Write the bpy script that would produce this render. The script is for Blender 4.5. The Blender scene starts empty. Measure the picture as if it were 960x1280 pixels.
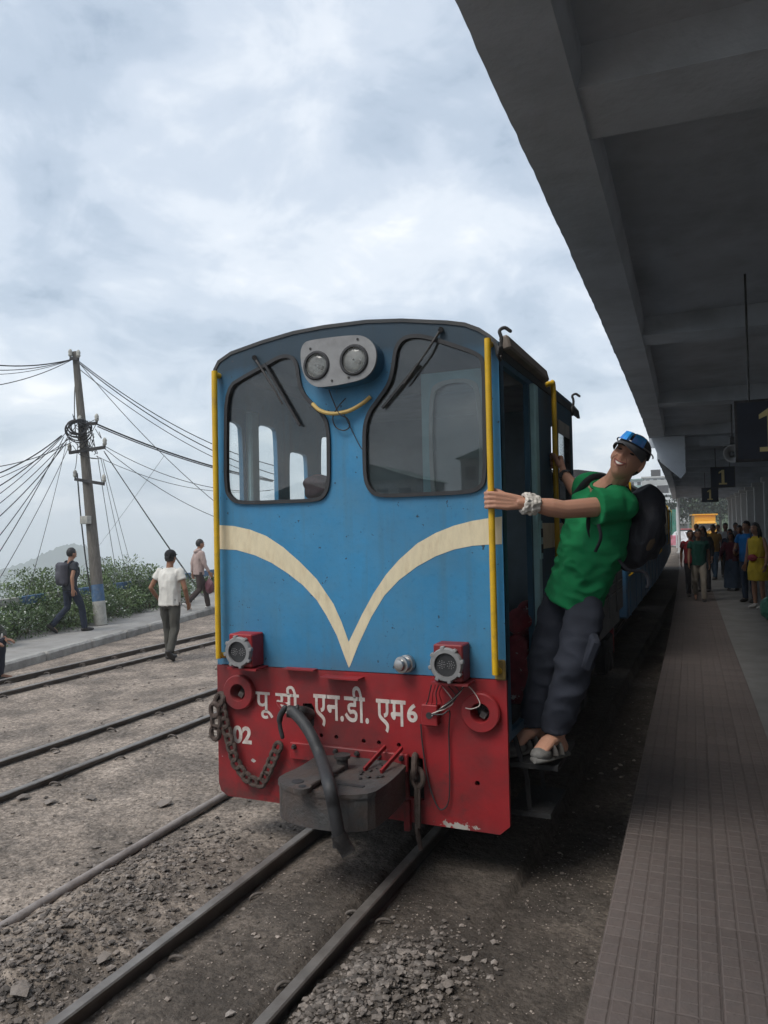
import bpy, math, random
import numpy as np
from mathutils import Vector, Matrix, noise as mnoise
random.seed(7)
RNG = np.random.default_rng(7)
SC = bpy.context.scene
COL = SC.collection

# ------------------------------------------------------------------ camera
FPX, CX, CY = 950.0, 480.0, 640.0            # focal length and centre in photo pixels (960 x 1280)
ROT = np.array([[0.91722289, 0.02777438, 0.39740502],
                [0.39784709, -0.01255343, -0.91736585],
                [-0.02049048, 0.99953539, -0.02256425]])     # camera axes -> world (Y along the track, X right, Z up)
EYE = np.array([0.0, 0.0, 1.66])             # rail head of the near track is z = 0
cam = bpy.data.cameras.new('camera')
cam.sensor_fit = 'HORIZONTAL'; cam.sensor_width = 36.0; cam.lens = 36.0 * FPX / 960.0
cam.clip_start = 0.05; cam.clip_end = 9000
camo = bpy.data.objects.new('camera', cam); COL.objects.link(camo)
camo.matrix_world = Matrix([list(ROT[i]) + [EYE[i]] for i in range(3)] + [[0, 0, 0, 1]])
SC.camera = camo

# ------------------------------------------------------------------ world: overcast sky with broken cloud
SUN_EL, SUN_AZ = 56.0, 205.0                 # azimuth clockwise from +Y : behind the camera, slightly to the left
W = bpy.data.worlds.new('World'); SC.world = W; W.use_nodes = True
nt = W.node_tree; nt.nodes.clear()
def N(t, **kw):
    n = nt.nodes.new(t)
    for k, v in kw.items(): setattr(n, k, v)
    return n
L = nt.links.new
out = N('ShaderNodeOutputWorld'); bg = N('ShaderNodeBackground'); L(bg.outputs[0], out.inputs[0])
sky = N('ShaderNodeTexSky', sky_type='NISHITA', sun_disc=False)
sky.sun_elevation = math.radians(SUN_EL); sky.sun_rotation = math.radians(SUN_AZ)
sky.air_density = 1.2; sky.dust_density = 2.5
tc = N('ShaderNodeTexCoord')
sep = N('ShaderNodeSeparateXYZ'); L(tc.outputs['Generated'], sep.inputs[0])
zz = N('ShaderNodeMath', operation='MAXIMUM'); L(sep.outputs[2], zz.inputs[0]); zz.inputs[1].default_value = 0.0
za = N('ShaderNodeMath', operation='ADD'); L(zz.outputs[0], za.inputs[0]); za.inputs[1].default_value = 0.42
dv = N('ShaderNodeVectorMath', operation='DIVIDE'); L(tc.outputs['Generated'], dv.inputs[0])
cmb = N('ShaderNodeCombineXYZ')
for i in range(3): L(za.outputs[0], cmb.inputs[i])
L(cmb.outputs[0], dv.inputs[1])
mp = N('ShaderNodeMapping'); L(dv.outputs[0], mp.inputs[0])
mp.inputs['Location'].default_value = (1.35, 0.4, 0.2); mp.inputs['Scale'].default_value = (1.0, 1.0, 1.5)
n1 = N('ShaderNodeTexNoise'); L(mp.outputs[0], n1.inputs['Vector'])
n1.inputs['Scale'].default_value = 2.1; n1.inputs['Detail'].default_value = 9; n1.inputs['Roughness'].default_value = 0.56; n1.inputs['Distortion'].default_value = 0.35
n2 = N('ShaderNodeTexNoise'); L(mp.outputs[0], n2.inputs['Vector'])
n2.inputs['Scale'].default_value = 5.2; n2.inputs['Detail'].default_value = 8; n2.inputs['Roughness'].default_value = 0.6; n2.inputs['Distortion'].default_value = 0.5
mixn = N('ShaderNodeMath', operation='MULTIPLY_ADD'); L(n2.outputs[0], mixn.inputs[0]); mixn.inputs[1].default_value = 0.35; 
sc1 = N('ShaderNodeMath', operation='MULTIPLY'); L(n1.outputs[0], sc1.inputs[0]); sc1.inputs[1].default_value = 0.72
L(sc1.outputs[0], mixn.inputs[2])
rp = N('ShaderNodeValToRGB'); L(mixn.outputs[0], rp.inputs[0])
cr = rp.color_ramp; cr.interpolation = 'EASE'
cr.elements[0].position = 0.40; cr.elements[0].color = (0.33, 0.41, 0.51, 1)
cr.elements[1].position = 0.70; cr.elements[1].color = (0.97, 0.98, 1.0, 1)
e = cr.elements.new(0.475); e.color = (0.47, 0.55, 0.65, 1)
e = cr.elements.new(0.545); e.color = (0.60, 0.67, 0.76, 1)
e = cr.elements.new(0.62); e.color = (0.76, 0.81, 0.87, 1)
skm = N('ShaderNodeMixRGB', blend_type='MULTIPLY'); skm.inputs[0].default_value = 1; L(sky.outputs[0], skm.inputs[1]); skm.inputs[2].default_value = (0.11, 0.11, 0.11, 1)
mx = N('ShaderNodeMixRGB'); L(skm.outputs[0], mx.inputs[1]); L(rp.outputs[0], mx.inputs[2]); mx.inputs[0].default_value = 0.80
L(mx.outputs[0], bg.inputs[0]); bg.inputs[1].default_value = 0.78
W.cycles.sampling_method = 'MANUAL'; W.cycles.sample_map_resolution = 512

# ------------------------------------------------------------------ sun behind the cloud
sl = bpy.data.lights.new('sun', 'SUN'); sl.energy = 1.4; sl.angle = math.radians(28); sl.color = (1.0, 0.96, 0.9)
so = bpy.data.objects.new('sun', sl); COL.objects.link(so)
el, az = math.radians(SUN_EL), math.radians(SUN_AZ)
sd = Vector((math.sin(az) * math.cos(el), math.cos(az) * math.cos(el), math.sin(el)))   # towards the sun
so.rotation_euler = (-sd).to_track_quat('-Z', 'Y').to_euler(); so.location = sd * 60

# ------------------------------------------------------------------ exposure and renderer
SC.view_settings.view_transform = 'Standard'; SC.view_settings.look = 'None'
SC.view_settings.exposure = 0.75; SC.view_settings.gamma = 1.0; SC.view_settings.use_curve_mapping = False
SC.render.engine = 'CYCLES'
SC.cycles.use_denoising = True; SC.cycles.use_adaptive_sampling = True; SC.cycles.adaptive_threshold = 0.02
SC.cycles.max_bounces = 6; SC.cycles.diffuse_bounces = 3; SC.cycles.glossy_bounces = 3; SC.cycles.transmission_bounces = 6
SC.cycles.transparent_max_bounces = 12; SC.cycles.caustics_reflective = False; SC.cycles.caustics_refractive = False
SC.cycles.volume_bounces = 3

# ------------------------------------------------------------------ pixels of the photograph -> directions -> points on known planes
def _ray(px, py): return ROT @ np.array([px - CX, -(py - CY), -FPX])
def onY(px, py, y):
    d = _ray(px, py); return Vector(EYE + d * ((y - EYE[1]) / d[1]))
def onX(px, py, x):
    d = _ray(px, py); return Vector(EYE + d * ((x - EYE[0]) / d[0]))
def onZ(px, py, z):
    d = _ray(px, py); return Vector(EYE + d * ((z - EYE[2]) / d[2]))
def proj(p):
    v = ROT.T @ (np.array(p) - EYE); return CX + FPX * v[0] / -v[2], CY - FPX * v[1] / -v[2]

# ------------------------------------------------------------------ materials
MATS = {}
def mat(name, col, rough=0.6, metal=0.0, var=0.18, vscale=6.0, bump=0.0, bscale=40.0, dirt=None, damt=0.5, dscale=3.0, dlo=0.45, dhi=0.7,
        spec=0.5, detail=6, stretch=None, coat=0.0):
    """Principled paint / stone / cloth: colour varied by noise, a dirt colour in patches, fine relief."""
    if name in MATS: return MATS[name]
    m = bpy.data.materials.new(name); m.use_nodes = True; t = m.node_tree; ns = t.nodes; ln = t.links.new
    b = ns['Principled BSDF']; b.inputs['Roughness'].default_value = rough; b.inputs['Metallic'].default_value = metal
    b.inputs['Specular IOR Level'].default_value = spec; b.inputs['Coat Weight'].default_value = coat
    tc = ns.new('ShaderNodeTexCoord'); src = tc.outputs['Object']
    if stretch:
        mpn = ns.new('ShaderNodeMapping'); ln(src, mpn.inputs[0]); mpn.inputs['Scale'].default_value = stretch; src = mpn.outputs[0]
    def nz(s, d=detail, r=0.6):
        n = ns.new('ShaderNodeTexNoise'); ln(src, n.inputs['Vector']); n.inputs['Scale'].default_value = s
        n.inputs['Detail'].default_value = d; n.inputs['Roughness'].default_value = r; return n
    c = tuple(col) + (1,)
    a = nz(vscale)
    rampv = ns.new('ShaderNodeMapRange'); ln(a.outputs[0], rampv.inputs[0])
    rampv.inputs[1].default_value = 0.3; rampv.inputs[2].default_value = 0.7
    rampv.inputs[3].default_value = 1 - var; rampv.inputs[4].default_value = 1 + var
    mul = ns.new('ShaderNodeMixRGB'); mul.blend_type = 'MULTIPLY'; mul.inputs[0].default_value = 1; mul.inputs[1].default_value = c
    ln(rampv.outputs[0], mul.inputs[2]); colout = mul.outputs[0]
    if dirt:
        d = nz(dscale, 8, 0.65)
        mr = ns.new('ShaderNodeMapRange'); ln(d.outputs[0], mr.inputs[0]); mr.inputs[1].default_value = dlo; mr.inputs[2].default_value = dhi
        mr.inputs[4].default_value = damt
        mxx = ns.new('ShaderNodeMixRGB'); ln(mr.outputs[0], mxx.inputs[0]); ln(colout, mxx.inputs[1]); mxx.inputs[2].default_value = tuple(dirt) + (1,)
        colout = mxx.outputs[0]
    ln(colout, b.inputs['Base Color'])
    if bump > 0:
        bn = nz(bscale, 5); bp = ns.new('ShaderNodeBump'); ln(bn.outputs[0], bp.inputs['Height'])
        bp.inputs['Strength'].default_value = min(1, bump); bp.inputs['Distance'].default_value = 0.02 * max(1, bump)
        ln(bp.outputs[0], b.inputs['Normal'])
    MATS[name] = m; m['colsock'] = 0
    return m
def base_socket(m):
    b = m.node_tree.nodes['Principled BSDF']; return b, b.inputs['Base Color'].links[0].from_socket
def over(m, fac_socket, col):
    """lay a second colour over a material's base colour where fac says"""
    t = m.node_tree; b, s = base_socket(m)
    mxx = t.nodes.new('ShaderNodeMixRGB'); t.links.new(fac_socket, mxx.inputs[0]); t.links.new(s, mxx.inputs[1])
    mxx.inputs[2].default_value = tuple(col) + (1,); t.links.new(mxx.outputs[0], b.inputs['Base Color'])

# ------------------------------------------------------------------ mesh building
def frame(d, ref=Vector((0, 0, 1))):
    d = Vector(d).normalized()
    if abs(d.dot(ref)) > 0.98: ref = Vector((1, 0, 0)) if abs(d.x) < 0.9 else Vector((0, 1, 0))
    u = ref.cross(d).normalized(); v = d.cross(u); return u, v, d
class MB:
    def __init__(s): s.v = []; s.f = []; s.mi = []; s.cur = 0
    def add(s, vs, fs):
        o = len(s.v); s.v.extend([tuple(p) for p in vs]); s.f.extend([tuple(i + o for i in f) for f in fs]); s.mi.extend([s.cur] * len(fs)); return s
    def box(s, c, size, rot=None, bev=0.0):
        hx, hy, hz = [k / 2 for k in size]; R = rot if rot is not None else Matrix.Identity(3); c = Vector(c)
        if bev <= 0:
            P = [c + R @ Vector((x * hx, y * hy, z * hz)) for x, y, z in ((-1,-1,-1),(1,-1,-1),(1,1,-1),(-1,1,-1),(-1,-1,1),(1,-1,1),(1,1,1),(-1,1,1))]
            return s.add(P, [(0,3,2,1),(4,5,6,7),(0,1,5,4),(1,2,6,5),(2,3,7,6),(3,0,4,7)])
        b = min(bev, hx * .9, hy * .9, hz * .9); V = []; idx = {}
        for sx in (-1, 1):
            for sy in (-1, 1):
                for sz in (-1, 1):
                    for a in range(3):
                        p = [sx * (hx - b), sy * (hy - b), sz * (hz - b)]; p[a] = (sx * hx, sy * hy, sz * hz)[a]
                        idx[(sx, sy, sz, a)] = len(V); V.append(c + R @ Vector(p))
        F = []
        for a in range(3):
            o1, o2 = [k for k in range(3) if k != a]
            for sg in (-1, 1):
                q = []
                for t1, t2 in ((-1,-1),(1,-1),(1,1),(-1,1)):
                    k = [0, 0, 0]; k[a] = sg; k[o1] = t1; k[o2] = t2; q.append(idx[(k[0], k[1], k[2], a)])
                F.append(q if (sg > 0) == (a != 1) else q[::-1])
        for a in range(3):
            o1, o2 = [k for k in range(3) if k != a]
            for t1 in (-1, 1):
                for t2 in (-1, 1):
                    q = []
                    for sg, ax in ((-1, o1), (1, o1), (1, o2), (-1, o2)):
                        k = [0, 0, 0]; k[a] = sg; k[o1] = t1; k[o2] = t2; q.append(idx[(k[0], k[1], k[2], ax)])
                    F.append(q)
        for sx in (-1, 1):
            for sy in (-1, 1):
                for sz in (-1, 1): F.append([idx[(sx, sy, sz, a)] for a in range(3)])
        return s.add(V, F)
    def bar(s, p0, p1, w, h, ref=Vector((0, 0, 1)), bev=0.0):
        p0, p1 = Vector(p0), Vector(p1); u, v, d = frame(p1 - p0, ref)
        R = Matrix((u, d, v)).transposed(); return s.box((p0 + p1) / 2, (w, (p1 - p0).length, h), R, bev)
    def rings(s, rings, closed=False, caps=True):
        n = len(rings[0]); V = [p for r in rings for p in r]; F = []; m = len(rings)
        for i in range(m if closed else m - 1):
            a, b = i * n, ((i + 1) % m) * n
            for j in range(n): k = (j + 1) % n; F.append((a + j, a + k, b + k, b + j))
        if caps and not closed: F.append(tuple(range(n))[::-1]); F.append(tuple(range((m - 1) * n, m * n)))
        return s.add(V, F)
    def tube(s, pts, r, n=8, closed=False, caps=True, ref=Vector((0, 0, 1)), ell=None, rounded=False):
        """swept tube; r a number or list; ell=(a,b) list scales along the two section axes"""
        P = [Vector(p) for p in pts]; m = len(P)
        R = list(r) if hasattr(r, '__len__') else [r] * m
        E = ell if ell else [(1, 1)] * m
        if rounded and not closed:
            d0 = (P[0] - P[1]).normalized(); d1 = (P[-1] - P[-2]).normalized(); p0, p1 = P[0], P[-1]; r0, r1 = R[0], R[-1]; e0, e1 = E[0], E[-1]
            pre = [(p0 + d0 * r0 * math.sin(a) * e0[2 % len(e0)] if False else p0 + d0 * r0 * math.sin(a), r0 * math.cos(a), e0) for a in (1.45, 1.1, 0.65)]
            post = [(p1 + d1 * r1 * math.sin(a), r1 * math.cos(a), e1) for a in (0.65, 1.1, 1.45)]
            P = [x[0] for x in pre] + P + [x[0] for x in post]; R = [x[1] for x in pre] + R + [x[1] for x in post]; E = [x[2] for x in pre] + list(E) + [x[2] for x in post]; m = len(P)
        rings = []; u = None
        for i in range(m):
            a = P[(i - 1) % m] if (closed or i > 0) else P[i]; b = P[(i + 1) % m] if (closed or i < m - 1) else P[i]
            d = (b - a).normalized() if (b - a).length > 1e-9 else Vector((0, 0, 1))
            if u is None: u, v, _ = frame(d, ref)
            else:
                u = (u - d * u.dot(d)).normalized(); v = d.cross(u)
            rings.append([P[i] + (u * math.cos(t) * E[i][0] + v * math.sin(t) * E[i][1]) * R[i] for t in [2 * math.pi * k / n for k in range(n)]])
        return s.rings(rings, closed, caps)
    def cyl(s, p0, p1, r0, r1=None, n=16): return s.tube([p0, p1], [r0, r0 if r1 is None else r1], n)
    def lathe(s, c, axis, prof, n=20, ref=Vector((0, 0, 1)), caps=True):
        u, v, d = frame(axis, ref); c = Vector(c)
        return s.rings([[c + d * h + (u * math.cos(t) + v * math.sin(t)) * r for t in [2 * math.pi * k / n for k in range(n)]] for h, r in prof], caps=caps)
    def torus(s, c, axis, R, r, n=20, k=8, ex=1.0, ref=Vector((0, 0, 1))):
        u, v, d = frame(axis, ref); c = Vector(c)
        return s.tube([c + u * math.cos(t) * R + v * math.sin(t) * R * ex for t in [2 * math.pi * i / n for i in range(n)]], r, k, closed=True)
    def ellipsoid(s, c, rad, rot=None, n=16, m=10):
        R = rot if rot is not None else Matrix.Identity(3); c = Vector(c); rings = []
        for i in range(m + 1):
            ph = -math.pi / 2 + math.pi * (i + 0.02 if i == 0 else (i - 0.02 if i == m else i)) / m
            rings.append([c + R @ Vector((rad[0] * math.cos(ph) * math.cos(t), rad[1] * math.cos(ph) * math.sin(t), rad[2] * math.sin(ph))) for t in [2 * math.pi * j / n for j in range(n)]])
        return s.rings(rings)
    def prism(s, poly, fn, d0, d1):
        """poly: 2d points; fn(u, v, depth) -> point"""
        n = len(poly); V = [fn(u, v, d0) for u, v in poly] + [fn(u, v, d1) for u, v in poly]
        F = [tuple(range(n))[::-1], tuple(range(n, 2 * n))] + [(i, (i + 1) % n, n + (i + 1) % n, n + i) for i in range(n)]
        return s.add(V, F)
    def mesh(s, name, mats, off=Vector((0, 0, 0)), smooth=False):
        me = bpy.data.meshes.new(name); off = Vector(off)
        me.from_pydata([tuple(Vector(p) - off) for p in s.v], [], s.f)
        for m in (mats if isinstance(mats, (list, tuple)) else [mats]): me.materials.append(m)
        if isinstance(mats, (list, tuple)) and len(mats) > 1:
            me.polygons.foreach_set('material_index', s.mi)
        if smooth:
            me.polygons.foreach_set('use_smooth', [True] * len(me.polygons))
            if smooth != 'all': me.set_sharp_from_angle(angle=math.radians(40))
        me.update(); return me
    def build(s, name, mats, parent=None, smooth=False, origin=None):
        w = Vector(origin) if origin is not None else (wloc(parent) if parent else Vector((0, 0, 0)))
        me = s.mesh(name, mats, w, smooth)
        import bmesh
        bm = bmesh.new(); bm.from_mesh(me); bmesh.ops.recalc_face_normals(bm, faces=bm.faces[:]); bm.to_mesh(me); bm.free()
        if smooth and smooth != 'all': me.set_sharp_from_angle(angle=math.radians(40))
        return link(name, me, parent, w)
WL = {}
def wloc(o): return WL.get(o.name, Vector((0, 0, 0))) if o else Vector((0, 0, 0))
def link(name, me, parent=None, w=Vector((0, 0, 0))):
    o = bpy.data.objects.new(name, me); COL.objects.link(o)
    if parent: o.parent = parent; o.location = Vector(w) - wloc(parent)
    else: o.location = w
    WL[o.name] = Vector(w); return o
def thing(name, label, cat, loc=(0, 0, 0), group=None):
    o = bpy.data.objects.new(name, None); COL.objects.link(o); o.location = loc; o.empty_display_size = 0.2
    WL[o.name] = Vector(loc); return tag(o, label, cat, group)
def tag(o, label, cat, group=None, kind=None):
    o['label'] = label; o['category'] = cat
    if group: o['group'] = group
    if kind: o['kind'] = kind
    return o
def struct(o, label=None, kind='structure'):
    o['kind'] = kind
    if label: o['label'] = label
    return o
def copy_tree(o, parent=None, delta=None):
    c = o.copy(); COL.objects.link(c); c.parent = parent
    for ch in list(o.children): copy_tree(ch, c)
    return c
def chaikin(p, k=2):
    for _ in range(k):
        q = []
        for i in range(len(p)):
            a, b = p[i], p[(i + 1) % len(p)]
            q += [(a[0] * .75 + b[0] * .25, a[1] * .75 + b[1] * .25), (a[0] * .25 + b[0] * .75, a[1] * .25 + b[1] * .75)]
        p = q
    return p
def offset_poly(p, d):
    """move a closed 2d outline outwards by d (anticlockwise outline)"""
    A = sum(p[i][0] * p[(i + 1) % len(p)][1] - p[(i + 1) % len(p)][0] * p[i][1] for i in range(len(p)))
    sg = 1 if A > 0 else -1; out = []
    for i in range(len(p)):
        a, b, c = Vector(p[i - 1]), Vector(p[i]), Vector(p[(i + 1) % len(p)])
        t = (c - a).normalized(); out.append((b.x + t.y * d * sg, b.y - t.x * d * sg))
    return out
def plate(name, outer, holes, fn, depth, mats, parent=None, origin=None):
    """flat plate with holes; 2d outlines in metres; fn(u, v, d) -> world point, d from 0 to depth"""
    cu = bpy.data.curves.new('tmp', 'CURVE'); cu.dimensions = '2D'; cu.fill_mode = 'BOTH'; cu.extrude = 0.5
    for poly in [outer] + list(holes):
        sp = cu.splines.new('POLY'); sp.points.add(len(poly) - 1)
        for p, q in zip(sp.points, poly): p.co = (q[0], q[1], 0, 1)
        sp.use_cyclic_u = True
    ob = bpy.data.objects.new('tmp', cu); COL.objects.link(ob)
    dg = bpy.context.evaluated_depsgraph_get(); me = bpy.data.meshes.new_from_object(ob.evaluated_get(dg))
    mb = MB(); mb.add([fn(v.co.x, v.co.y, (v.co.z + 0.5) * depth) for v in me.vertices], [tuple(p.vertices) for p in me.polygons])
    bpy.data.objects.remove(ob); bpy.data.curves.remove(cu); bpy.data.meshes.remove(me)
    return mb.build(name, mats, parent, origin=origin)
def arc(n, a0, a1): return [a0 + (a1 - a0) * i / (n - 1) for i in range(n)]
def circ(c, r, n=20): return [(c[0] + r * math.cos(2 * math.pi * i / n), c[1] + r * math.sin(2 * math.pi * i / n)) for i in range(n)]
def spline(P, k=6):
    """Catmull-Rom through points"""
    P = [Vector(p) for p in P]; Q = [P[0] * 2 - P[1]] + P + [P[-1] * 2 - P[-2]]; out = []
    for i in range(1, len(Q) - 2):
        a, b, c, d = Q[i - 1], Q[i], Q[i + 1], Q[i + 2]
        for j in range(k):
            t = j / k
            out.append(0.5 * ((2 * b) + (c - a) * t + (2 * a - 5 * b + 4 * c - d) * t * t + (3 * b - a - 3 * c + d) * t ** 3))
    out.append(P[-1]); return out
def remesh(mb, voxel, smooth=4, sfac=0.5):
    """one continuous surface from overlapping closed shapes -> numpy verts, faces"""
    me = mb.mesh('tmp', []); ob = bpy.data.objects.new('tmp', me); COL.objects.link(ob)
    md = ob.modifiers.new('r', 'REMESH'); md.mode = 'VOXEL'; md.voxel_size = voxel; md.adaptivity = 0
    if smooth:
        ms = ob.modifiers.new('s', 'SMOOTH'); ms.iterations = smooth; ms.factor = sfac
    dg = bpy.context.evaluated_depsgraph_get(); m2 = bpy.data.meshes.new_from_object(ob.evaluated_get(dg))
    bpy.data.objects.remove(ob); bpy.data.meshes.remove(me)
    return m2
# ================================================================== the lie of the land
def E_(y):                                    # platform edge (m, gently curving to the left)
    t = y - 2.5; return -0.43 - 0.022 * t - 0.00024 * t * t if y > -40 else -0.43
def CE(y):                                    # canopy edge
    t = y - 2.5; return -0.78 - 0.02 * t - 0.0007 * t * t if t > 0 else -0.78 - 0.02 * t
def T_(y):                                    # centre line of the near track
    return -1.785 if y < 6 else (-1.785 - 0.0011 * (y - 6) ** 2 if y < 20 else -2.0006 - 0.0308 * (y - 20) - 0.00024 * (y - 20) ** 2)
KA, KB = Vector((-9.45, 8.1)), Vector((-11.15, 15.2))       # kerb line of the footpath on the left
KS = (KB.x - KA.x) / (KB.y - KA.y)
def KX(y): return KA.x + KS * (y - KA.y)
PATH_W = 1.45
def sstep(a, b, x):
    t = min(1, max(0, (x - a) / (b - a))); return t * t * (3 - 2 * t)
PILES = []
for px, py, rx, ry, h in ((90, 1165, .34, .75, .075), (20, 1240, .25, .42, .05), (215, 1075, .26, .45, .03), (490, 1235, .21, .33, .085), (420, 1275, .2, .26, .06)):
    q = onZ(px, py, -0.04); PILES.append((q.x, q.y, rx, ry, h))
def gz(x, y):
    z = -0.085 - 0.17 * sstep(-3.2, -9.0, x)
    z += 0.012 * mnoise.noise(Vector((x * .8, y * .8, 3.1))) + 0.006 * mnoise.noise(Vector((x * 3.1, y * 3.1, 7.7))) if abs(x) < 40 and abs(y) < 90 else 0
    tx = abs(x - T_(y))
    if y > -12: z += 0.035 * sstep(.28, .2, tx)                                 # dirt filled between the rails
    for tc_, tz_ in ((-4.62, -.062), (-7.86 - .012 * (y - 6), -.168)):
        k_ = sstep(.95, .5, abs(x - tc_)) if -12 < y < 70 else 0
        if k_ > 0: z = z * (1 - k_) + (tz_ + .012 * mnoise.noise(Vector((x * 2.2, y * 2.2, 5)))) * k_
    for cx, cy, rx, ry, h in PILES:
        d = ((x - cx) / rx) ** 2 + ((y - cy) / ry) ** 2
        if d < 4: z += h * math.exp(-d * 1.1) * (1 + .5 * mnoise.noise(Vector((x * 14, y * 14, 0))))
    if -0.95 < x < E_(y) + .3 and y > 3: z -= 0.10 * sstep(3, 4.5, y)           # trough between train and platform
    if x > E_(y) + .15: z -= 0.3
    drop = KX(min(max(y, -40), 90)) - PATH_W - 1.1 - x
    if drop > 0:
        z -= 95 * (1 - math.exp(-drop / 90.0)) * min(1, drop / 8)
        if drop > 12: z += 4 * mnoise.noise(Vector((x * .03, y * .03, 1)))
    if y > 110 and x > -60: z += min(26, (y - 110) * .16) * sstep(-60, 20, x)
    if y < -42: z += 8.5 * sstep(-42, -80, y) * sstep(-70, -25, x) + 1.2 * mnoise.noise(Vector((x * .09, y * .09, 4)))
    return z
def grid_axis(lo, hi, c0, c1, fine, grow=1.22, mx=160):
    a = list(np.arange(c0, c1 + 1e-6, fine)); s = fine
    x = a[-1]
    while x < hi: s = min(mx, s * grow); x += s; a.append(x)
    s = fine; x = a[0]; pre = []
    while x > lo: s = min(mx, s * grow); x -= s; pre.append(x)
    return pre[::-1] + a
gx = grid_axis(-3200, 2400, -3.4, 0.0, 0.025, 1.16); gy = grid_axis(-400, 3600, 1.2, 4.6, 0.025, 1.13)
nx, ny = len(gx), len(gy)
mb = MB()
mb.v = [(x, y, gz(x, y)) for y in gy for x in gx]
mb.f = [(j * nx + i, j * nx + i + 1, (j + 1) * nx + i + 1, (j + 1) * nx + i) for j in range(ny - 1) for i in range(nx - 1)]

def ground_material():
    m = mat('dirt', (0.30, 0.25, 0.208), rough=0.95, var=0.28, vscale=1.3, dirt=(0.125, 0.108, 0.094), damt=0.75, dscale=2.2, dlo=0.44, dhi=0.62, spec=0.2)
    t = m.node_tree; ns = t.nodes; ln = t.links.new; b = ns['Principled BSDF']
    tc = ns.new('ShaderNodeTexCoord'); src = tc.outputs['Object']
    # ballast grit: small pale and dark grains
    v = ns.new('ShaderNodeTexVoronoi'); ln(src, v.inputs['Vector']); v.inputs['Scale'].default_value = 75
    n = ns.new('ShaderNodeTexNoise'); ln(src, n.inputs['Vector']); n.inputs['Scale'].default_value = 26; n.inputs['Detail'].default_value = 8; n.inputs['Roughness'].default_value = .7
    mr = ns.new('ShaderNodeMapRange'); ln(n.outputs[0], mr.inputs[0]); mr.inputs[1].default_value = .35; mr.inputs[2].default_value = .68; mr.inputs[3].default_value = .5; mr.inputs[4].default_value = 1.4
    _, s = base_socket(m)
    mul = ns.new('ShaderNodeMixRGB'); mul.blend_type = 'MULTIPLY'; mul.inputs[0].default_value = 1; ln(s, mul.inputs[1]); ln(mr.outputs[0], mul.inputs[2])
    vr = ns.new('ShaderNodeMapRange'); ln(v.outputs['Color'], vr.inputs[0]); vr.inputs[1].default_value = .1; vr.inputs[2].default_value = .95; vr.inputs[3].default_value = .62; vr.inputs[4].default_value = 1.35
    mul2 = ns.new('ShaderNodeMixRGB'); mul2.blend_type = 'MULTIPLY'; mul2.inputs[0].default_value = .8; ln(mul.outputs[0], mul2.inputs[1]); ln(vr.outputs[0], mul2.inputs[2])
    ln(mul2.outputs[0], b.inputs['Base Color'])
    # oil and soot soaked into the near-track dirt, plus painted-in shade beside the train
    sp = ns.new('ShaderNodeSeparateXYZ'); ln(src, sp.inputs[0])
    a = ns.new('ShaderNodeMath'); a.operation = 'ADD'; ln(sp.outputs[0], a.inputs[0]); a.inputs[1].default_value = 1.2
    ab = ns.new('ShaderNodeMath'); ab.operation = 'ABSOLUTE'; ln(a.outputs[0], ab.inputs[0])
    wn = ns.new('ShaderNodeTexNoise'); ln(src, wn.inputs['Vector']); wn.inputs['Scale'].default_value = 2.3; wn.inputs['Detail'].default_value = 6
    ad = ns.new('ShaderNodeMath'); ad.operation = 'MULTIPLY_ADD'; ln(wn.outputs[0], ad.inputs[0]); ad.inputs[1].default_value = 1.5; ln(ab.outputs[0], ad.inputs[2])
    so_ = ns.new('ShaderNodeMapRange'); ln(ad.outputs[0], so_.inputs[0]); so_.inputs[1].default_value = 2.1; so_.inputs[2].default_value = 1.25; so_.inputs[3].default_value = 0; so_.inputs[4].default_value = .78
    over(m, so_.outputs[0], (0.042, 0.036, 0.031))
    # grass far below on the slopes
    gm = ns.new('ShaderNodeMapRange'); ln(sp.outputs[2], gm.inputs[0]); gm.inputs[1].default_value = -.6; gm.inputs[2].default_value = -3
    over(m, gm.outputs[0], (0.05, 0.075, 0.035))
    gm2 = ns.new('ShaderNodeMapRange'); ln(sp.outputs[1], gm2.inputs[0]); gm2.inputs[1].default_value = 90; gm2.inputs[2].default_value = 115
    over(m, gm2.outputs[0], (0.055, 0.08, 0.04))
    gm3 = ns.new('ShaderNodeMapRange'); ln(sp.outputs[1], gm3.inputs[0]); gm3.inputs[1].default_value = -40; gm3.inputs[2].default_value = -46
    over(m, gm3.outputs[0], (0.05, 0.07, 0.04))
    n9 = ns.new('ShaderNodeTexNoise'); ln(src, n9.inputs['Vector']); n9.inputs['Scale'].default_value = 7; n9.inputs['Detail'].default_value = 7; n9.inputs['Roughness'].default_value = .62
    bp0 = ns.new('ShaderNodeBump'); ln(n9.outputs[0], bp0.inputs['Height']); bp0.inputs['Strength'].default_value = .8; bp0.inputs['Distance'].default_value = .06
    ht = ns.new('ShaderNodeMath'); ht.operation = 'MULTIPLY_ADD'; ln(v.outputs['Distance'], ht.inputs[0]); ht.inputs[1].default_value = -.45; ln(n.outputs[0], ht.inputs[2])
    bp = ns.new('ShaderNodeBump'); ln(ht.outputs[0], bp.inputs['Height']); bp.inputs['Strength'].default_value = .4; bp.inputs['Distance'].default_value = .012
    ln(bp0.outputs[0], bp.inputs['Normal']); ln(bp.outputs[0], b.inputs['Normal'])
    return m
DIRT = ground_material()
struct(mb.build('ground', DIRT, smooth='all'), 'dusty brown station yard of packed dirt and cinders')

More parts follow.
